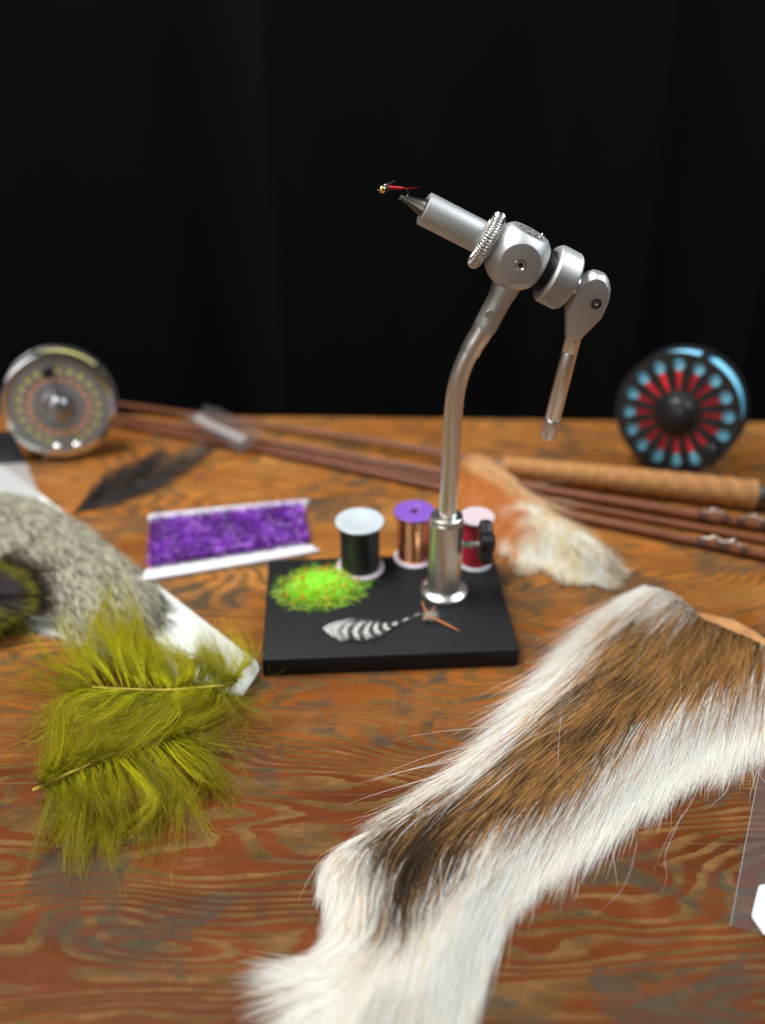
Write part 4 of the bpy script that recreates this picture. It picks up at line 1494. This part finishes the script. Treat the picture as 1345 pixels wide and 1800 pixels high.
def build_right_reel():
    t, c, Rr, right, up, out = reel('fly_reel', 'black fly reel with red and blue line showing through its slotted spool', (1192, 718), (1180, 819), 106, R(30), R(9))
    k = Rr / 106
    holes = []
    for i in range(16):
        a = R(90 + 22.5 * (i + .42))
        holes.append(keyhole(a, 40 * k, 74 * k, 6.2 * k, 10.8 * k, 85 * k))
    plates('spool_face', [circ(0, 0, Rr, 96)] + holes, .10, c + out * 1.5, right, up, out, M['reel_black'], t, bevel=.02)
    ax = -out
    w0 = c + out * 1.5 - out * .34
    MB().lathe(w0, ax, [(1.2, 0), (73 * k, 0), (73 * k, 2.3), (1.2, 2.3)], 80).build('backing', M['backing_red'], t)
    prof = [(73.5 * k, 0)]
    for i in range(18):
        prof += [(98 * k, .02 + 2.3 * i / 18), (99.5 * k, .02 + 2.3 * (i + .5) / 18)]
    prof += [(98 * k, 2.32), (73.5 * k, 2.32)]
    MB().lathe(w0, ax, prof, 96, cap0=False, cap1=False).build('fly_line', M['line_blue'], t, angle=50)
    plates('frame_back', [circ(0, 0, Rr * 1.0, 96)] + [circ(.55 * Rr * math.cos(a), .55 * Rr * math.sin(a), .2 * Rr, 20) for a in np.arange(6) * math.pi / 3], .25, w0 - out * 2.36, right, up, out, M['reel_black'], t)
    for a in (78, 195, 315):
        d = right * math.cos(R(a)) + up * math.sin(R(a))
        MB().tube([c + out * 1.45 + d * Rr * .965, w0 - out * 2.5 + d * Rr * .965], .36, 14).build('pillar', M['reel_black'], t)
    MB().lathe(c + out * 1.45, out, [(40 * k, 0), (39 * k, .10), (33 * k, .2), (30 * k, .22), (26 * k, .5), (22 * k, .62), (12 * k, .68), (10 * k, .8), (0, .84)], 48).build('hub', M['reel_black'], t)
    d = right * math.cos(R(-33)) + up * math.sin(R(-33))
    MB().lathe(c + out * 1.5 + d * 82 * k, out, [(.3, 0), (.36, .05), (.55, .3), (.62, .7), (.62, 1.2), (.5, 1.35), (0, 1.4)], 24).build('handle', M['reel_black'], t)
    q = c + out * .3 - up * (Rr + .02)
    MB().tube([q + right * -2.2 + up * -.02, q + up * .05, q + right * 2.2 + up * -.02], [.16, .3, .16], 10).build('foot', M['reel_black'], t)


def build_left_reel():
    t, c, Rr, right, up, out = reel('fly_reel', 'silver fly reel with rings of round holes and pale yellow line', (100, 706), (123, 795), 95, R(-11), R(6))
    k = Rr / 95
    holes = []
    for i in range(22):
        a = R(90 + 360 / 22 * (i + .5))
        if abs(i + .5 - 22 / 2) < .6:
            continue
        holes.append(circ(66 * k * math.cos(a), 66 * k * math.sin(a), 7.6 * k, 16))
    for i in range(20):
        a = R(90 + 360 / 20 * (i + .25))
        holes.append(circ(50 * k * math.cos(a), 50 * k * math.sin(a), 6.8 * k, 16))
    for i in range(22):
        a = R(90 + 360 / 22 * i)
        holes.append(circ(36.5 * k * math.cos(a), 36.5 * k * math.sin(a), 1.7 * k, 10))
    plates('spool_face', [circ(0, 0, Rr * .86, 96)] + holes, .1, c + out * 1.2, right, up, out, M['reel_face'], t, bevel=.02)
    ax = -out
    MB().lathe(c + out * 1.28, ax, [(Rr * .865, .2), (Rr * .87, 0), (Rr * .93, -.03), (Rr * .99, .05), (Rr, .18), (Rr, .5), (Rr * .94, .54), (Rr * .87, .5), (Rr * .865, .2)], 96, cap0=False, cap1=False).build('rim', M['chrome'], t)
    w0 = c + out * 1.06
    MB().lathe(w0, ax, [(1.0, 0), (58 * k, 0), (58 * k, 1.7), (1.0, 1.7)], 64).build('backing', M['backing_orange'], t)
    prof = [(58.4 * k, 0)]
    for i in range(16):
        prof += [(87 * k, .02 + 1.7 * i / 16), (88.5 * k, .02 + 1.7 * (i + .5) / 16)]
    prof += [(87 * k, 1.72), (58.4 * k, 1.72)]
    MB().lathe(w0, ax, prof, 96, cap0=False, cap1=False).build('fly_line', M['line_yellow'], t, angle=50)
    MB().lathe(w0 - out * 1.78, ax, [(0, 0), (Rr * .97, 0), (Rr, .05), (Rr, .3), (Rr * .96, .36), (0, .36)], 96).build('frame_back', M['reel_silver'], t)
    for a in (108, 38, -12, 205, 250, 290):
        d = right * math.cos(R(a)) + up * math.sin(R(a))
        MB().tube([c + out * 1.1 + d * Rr * .955, w0 - out * 1.9 + d * Rr * .955], .2, 14).build('pillar', M['chrome'], t)
    MB().lathe(c + out * 1.2, out, [(29 * k, 0), (28 * k, .15), (25 * k, .2), (20 * k, .22), (18 * k, .5), (14 * k, .66), (8 * k, .72), (0, .74)], 48).build('hub', M['reel_silver'], t)
    d = -right * .06 + up
    MB().lathe(c + out * 1.2 + unit(d) * 66 * k, out, [(.25, 0), (.3, .05), (.42, .3), (.45, 1.0), (.36, 1.15), (0, 1.2)], 24).build('handle', M['reel_black'], t)
    for sx in (-.28, .07):
        p = c + out * 1.25 + right * (sx * Rr + .55) - up * Rr * .80
        MB().lathe(p, out, [(.34, 0), (.34, .12), (.26, .2), (0, .22)], 20).build('screw_cap', M['chrome'], t)
    q = c + out * .3 - up * (Rr + .0)
    MB().tube([q - right * 1.9 + out * 1.2, q - right * .9 + up * .12, q + up * .15, q + right * 1.0 + up * .1, q + right * 1.9], [.14, .2, .26, .2, .14], 10).build('foot', M['chrome'], t)


build_right_reel()
build_left_reel()


# ================================================================== ROD SECTIONS
def shaft(pts_px, z, r0, r1, n=40):
    p = spline([at(x, y, zz) for (x, y), zz in zip(pts_px, z)], n)
    return p, np.linspace(r0, r1, n)


def guide_ring(p, d, rr, parent):
    """wire snake guide standing on a blank"""
    n_ = np.array([-d[1], d[0], 0])
    q = [p - d * .9 + [0, 0, .02], p - d * .45 + [0, 0, .1], p + n_ * .12 + [0, 0, rr * .9], p + n_ * -.02 + [0, 0, rr * 1.3], p - n_ * .12 + [0, 0, rr * .8], p + d * .45 + [0, 0, .1], p + d * .9 + [0, 0, .02]]
    MB().tube(spline(q, 30), .05, 6).build('line_guide', M['guide'], parent, angle=180)


def build_rods():
    # butt section with its cork grip
    g0, g1 = at(884, 819, 1.0), at(1329, 870, 1.15)
    d = unit(g1 - g0)
    far = at(150, 703, .55)
    t = thing('fly_rod_butt', 'brown fly rod butt section with a cork grip in front of the black reel', 'fishing rod', (*((g0 + g1) / 2)[:2], 0), 'sections of a brown fly rod')
    pts = spline([far, at(470, 747, .7), at(700, 783, .85), g0 + d * .3], 60)
    MB().tube(pts, np.linspace(.22, .33, 60), 16).build('blank', M['rod'], t)
    Lg = np.linalg.norm(g1 - g0)
    rings = 12
    rad = lambda s: .78 + .10 * math.sin(s * math.pi) + .36 * s ** 1.5
    for i in range(rings):
        a, b = i / rings, (i + 1) / rings
        ra, rb = rad(a), rad(b)
        rm = .02 if i else .18
        MB().lathe(g0 + d * Lg * a, d, [(ra - .05 - (rm - .02), 0), (ra - .004 * (i % 3), .03 + rm * .6), (rb - .004 * (i % 3), Lg / rings - .02), (rb - .03, Lg / rings)], 40).build('cork_ring', M['cork'], t)
    MB().lathe(g1, d, [(.55, 0), (.95, .02), (.98, .25), (.9, .4), (.62, .45), (.62, 6)], 32).build('reel_seat', M['gunmetal'], t)
    MB().lathe(g0 - d * .75, d, [(.34, 0), (.42, .1), (.46, .6), (.5, .8)], 24).build('winding_check', M['wrap'], t)
    # three more pieces lying alongside
    spec = [
        ('upper brown rod section lying just below the cork grip', [(150, 722), (466, 775), (772, 830), (1000, 868), (1460, 944)], (.5, .5, .5, .5, .5), .19, .44, (1258, 1318), False),
        ('lower brown rod section nearest the hide patch', [(150, 736), (475, 794), (772, 856), (1000, 905), (1460, 1000)], (.4, .42, .45, .45, .45), .17, .38, (1250, 1300), True),
        ('thin brown rod section between the two thicker ones', [(150, 729), (466, 784), (772, 843), (1000, 886), (1460, 972)], (.35, .35, .35, .35, .35), .13, .30, (), False),
    ]
    for lab, px, z, r0, r1, gs, low in spec:
        p, rr = shaft(px, z, r0, r1, 60)
        s = thing('fly_rod_section', lab, 'fishing rod', (*p[30][:2], 0), 'sections of a brown fly rod')
        MB().tube(p, rr, 16).build('blank', M['rod'], s)
        for gx in gs:
            k = int(np.argmin(np.abs(topx(p)[:, 0] - gx)))
            dd = unit(p[k + 1] - p[k - 1])
            top = p[k] + np.array([0, 0, rr[k]])
            guide_ring(top, dd, .35, s)
            for sg in (-.8, .8):
                MB().tube([p[k] + dd * (sg - .3), p[k] + dd * (sg + .3)], rr[k] + .03, 16).build('thread_wrap', M['wrap'], s)


build_rods()


# ================================================================== FLAT PACKETS AND WRAPPERS
def film_sheet(poly_px, z, seed, amp=.05, n=22):
    """crumpled thin film over a quadrilateral"""
    r = np.random.default_rng(seed)
    a, b, c, d = [at(x, y, z)[:2] for x, y in poly_px]
    V, Fc = [], []
    for j in range(n):
        for i in range(n):
            u, v = i / (n - 1), j / (n - 1)
            p = (a * (1 - u) + b * u) * (1 - v) + (d * (1 - u) + c * u) * v
            V.append((p[0], p[1], z + amp * (float(vnoise(u * 5 + seed, v * 5, seed)) + .6 * float(vnoise(u * 11, v * 11 + seed, seed + 1)))))
    for j in range(n - 1):
        for i in range(n - 1):
            Fc.append((j * n + i, j * n + i + 1, (j + 1) * n + i + 1, (j + 1) * n + i))
    return MB().add(V, Fc)


def build_packets():
    t = thing('clear_packet', 'flat clear plastic packet with a white label at the lower right border', 'packet', at(1400, 1520, 0))
    q = [(1337, 1345), (1560, 1360), (1560, 1700), (1284, 1628)]
    film_sheet(q, .06, 4, .03).build('film', M['film'], t, angle=180)
    MB().tube([at(1337, 1345, .1), at(1310, 1485, .1), at(1284, 1628, .1)], .022, 6).build('welded_edge', M['film_edge'], t)
    lab = [(1336, 1556), (1333, 1560), (1322, 1606), (1322, 1613), (1343, 1643), (1400, 1662), (1440, 1640), (1450, 1590), (1430, 1560), (1380, 1550)]
    MB().prism([tuple(at(x, y, .13)[:2]) for x, y in lab], .125, .145).build('label_sticker', M['label'], t)
    t = thing('headed_packet', 'cloudy clear packet with black card header at the left border', 'packet', at(10, 820, 0))
    MB().prism([tuple(at(x, y, .2)[:2]) for x, y in ((-120, 770), (24, 757), (45, 812), (-120, 822))], .14, .3).build('card_header', M['header'], t, bevel=.03)
    film_sheet([(-120, 822), (45, 812), (92, 925), (-120, 960)], .1, 7, .05).build('film', M['film_grey'], t, angle=180)
    t = thing('plastic_wrapper', 'small pale crumpled wrapper lying across the brown rods at the back', 'wrapper', at(390, 765, 0))
    film_sheet([(322, 742), (372, 716), (468, 768), (425, 800)], 1.15, 9, .35).build('film', M['film_pale'], t, angle=180)
    film_sheet([(334, 738), (350, 732), (436, 772), (424, 782)], 1.5, 11, .2).build('glint_strip', M['film_edge'], t, angle=180)  # hazy strip added to draw the white glint on the film


build_packets()
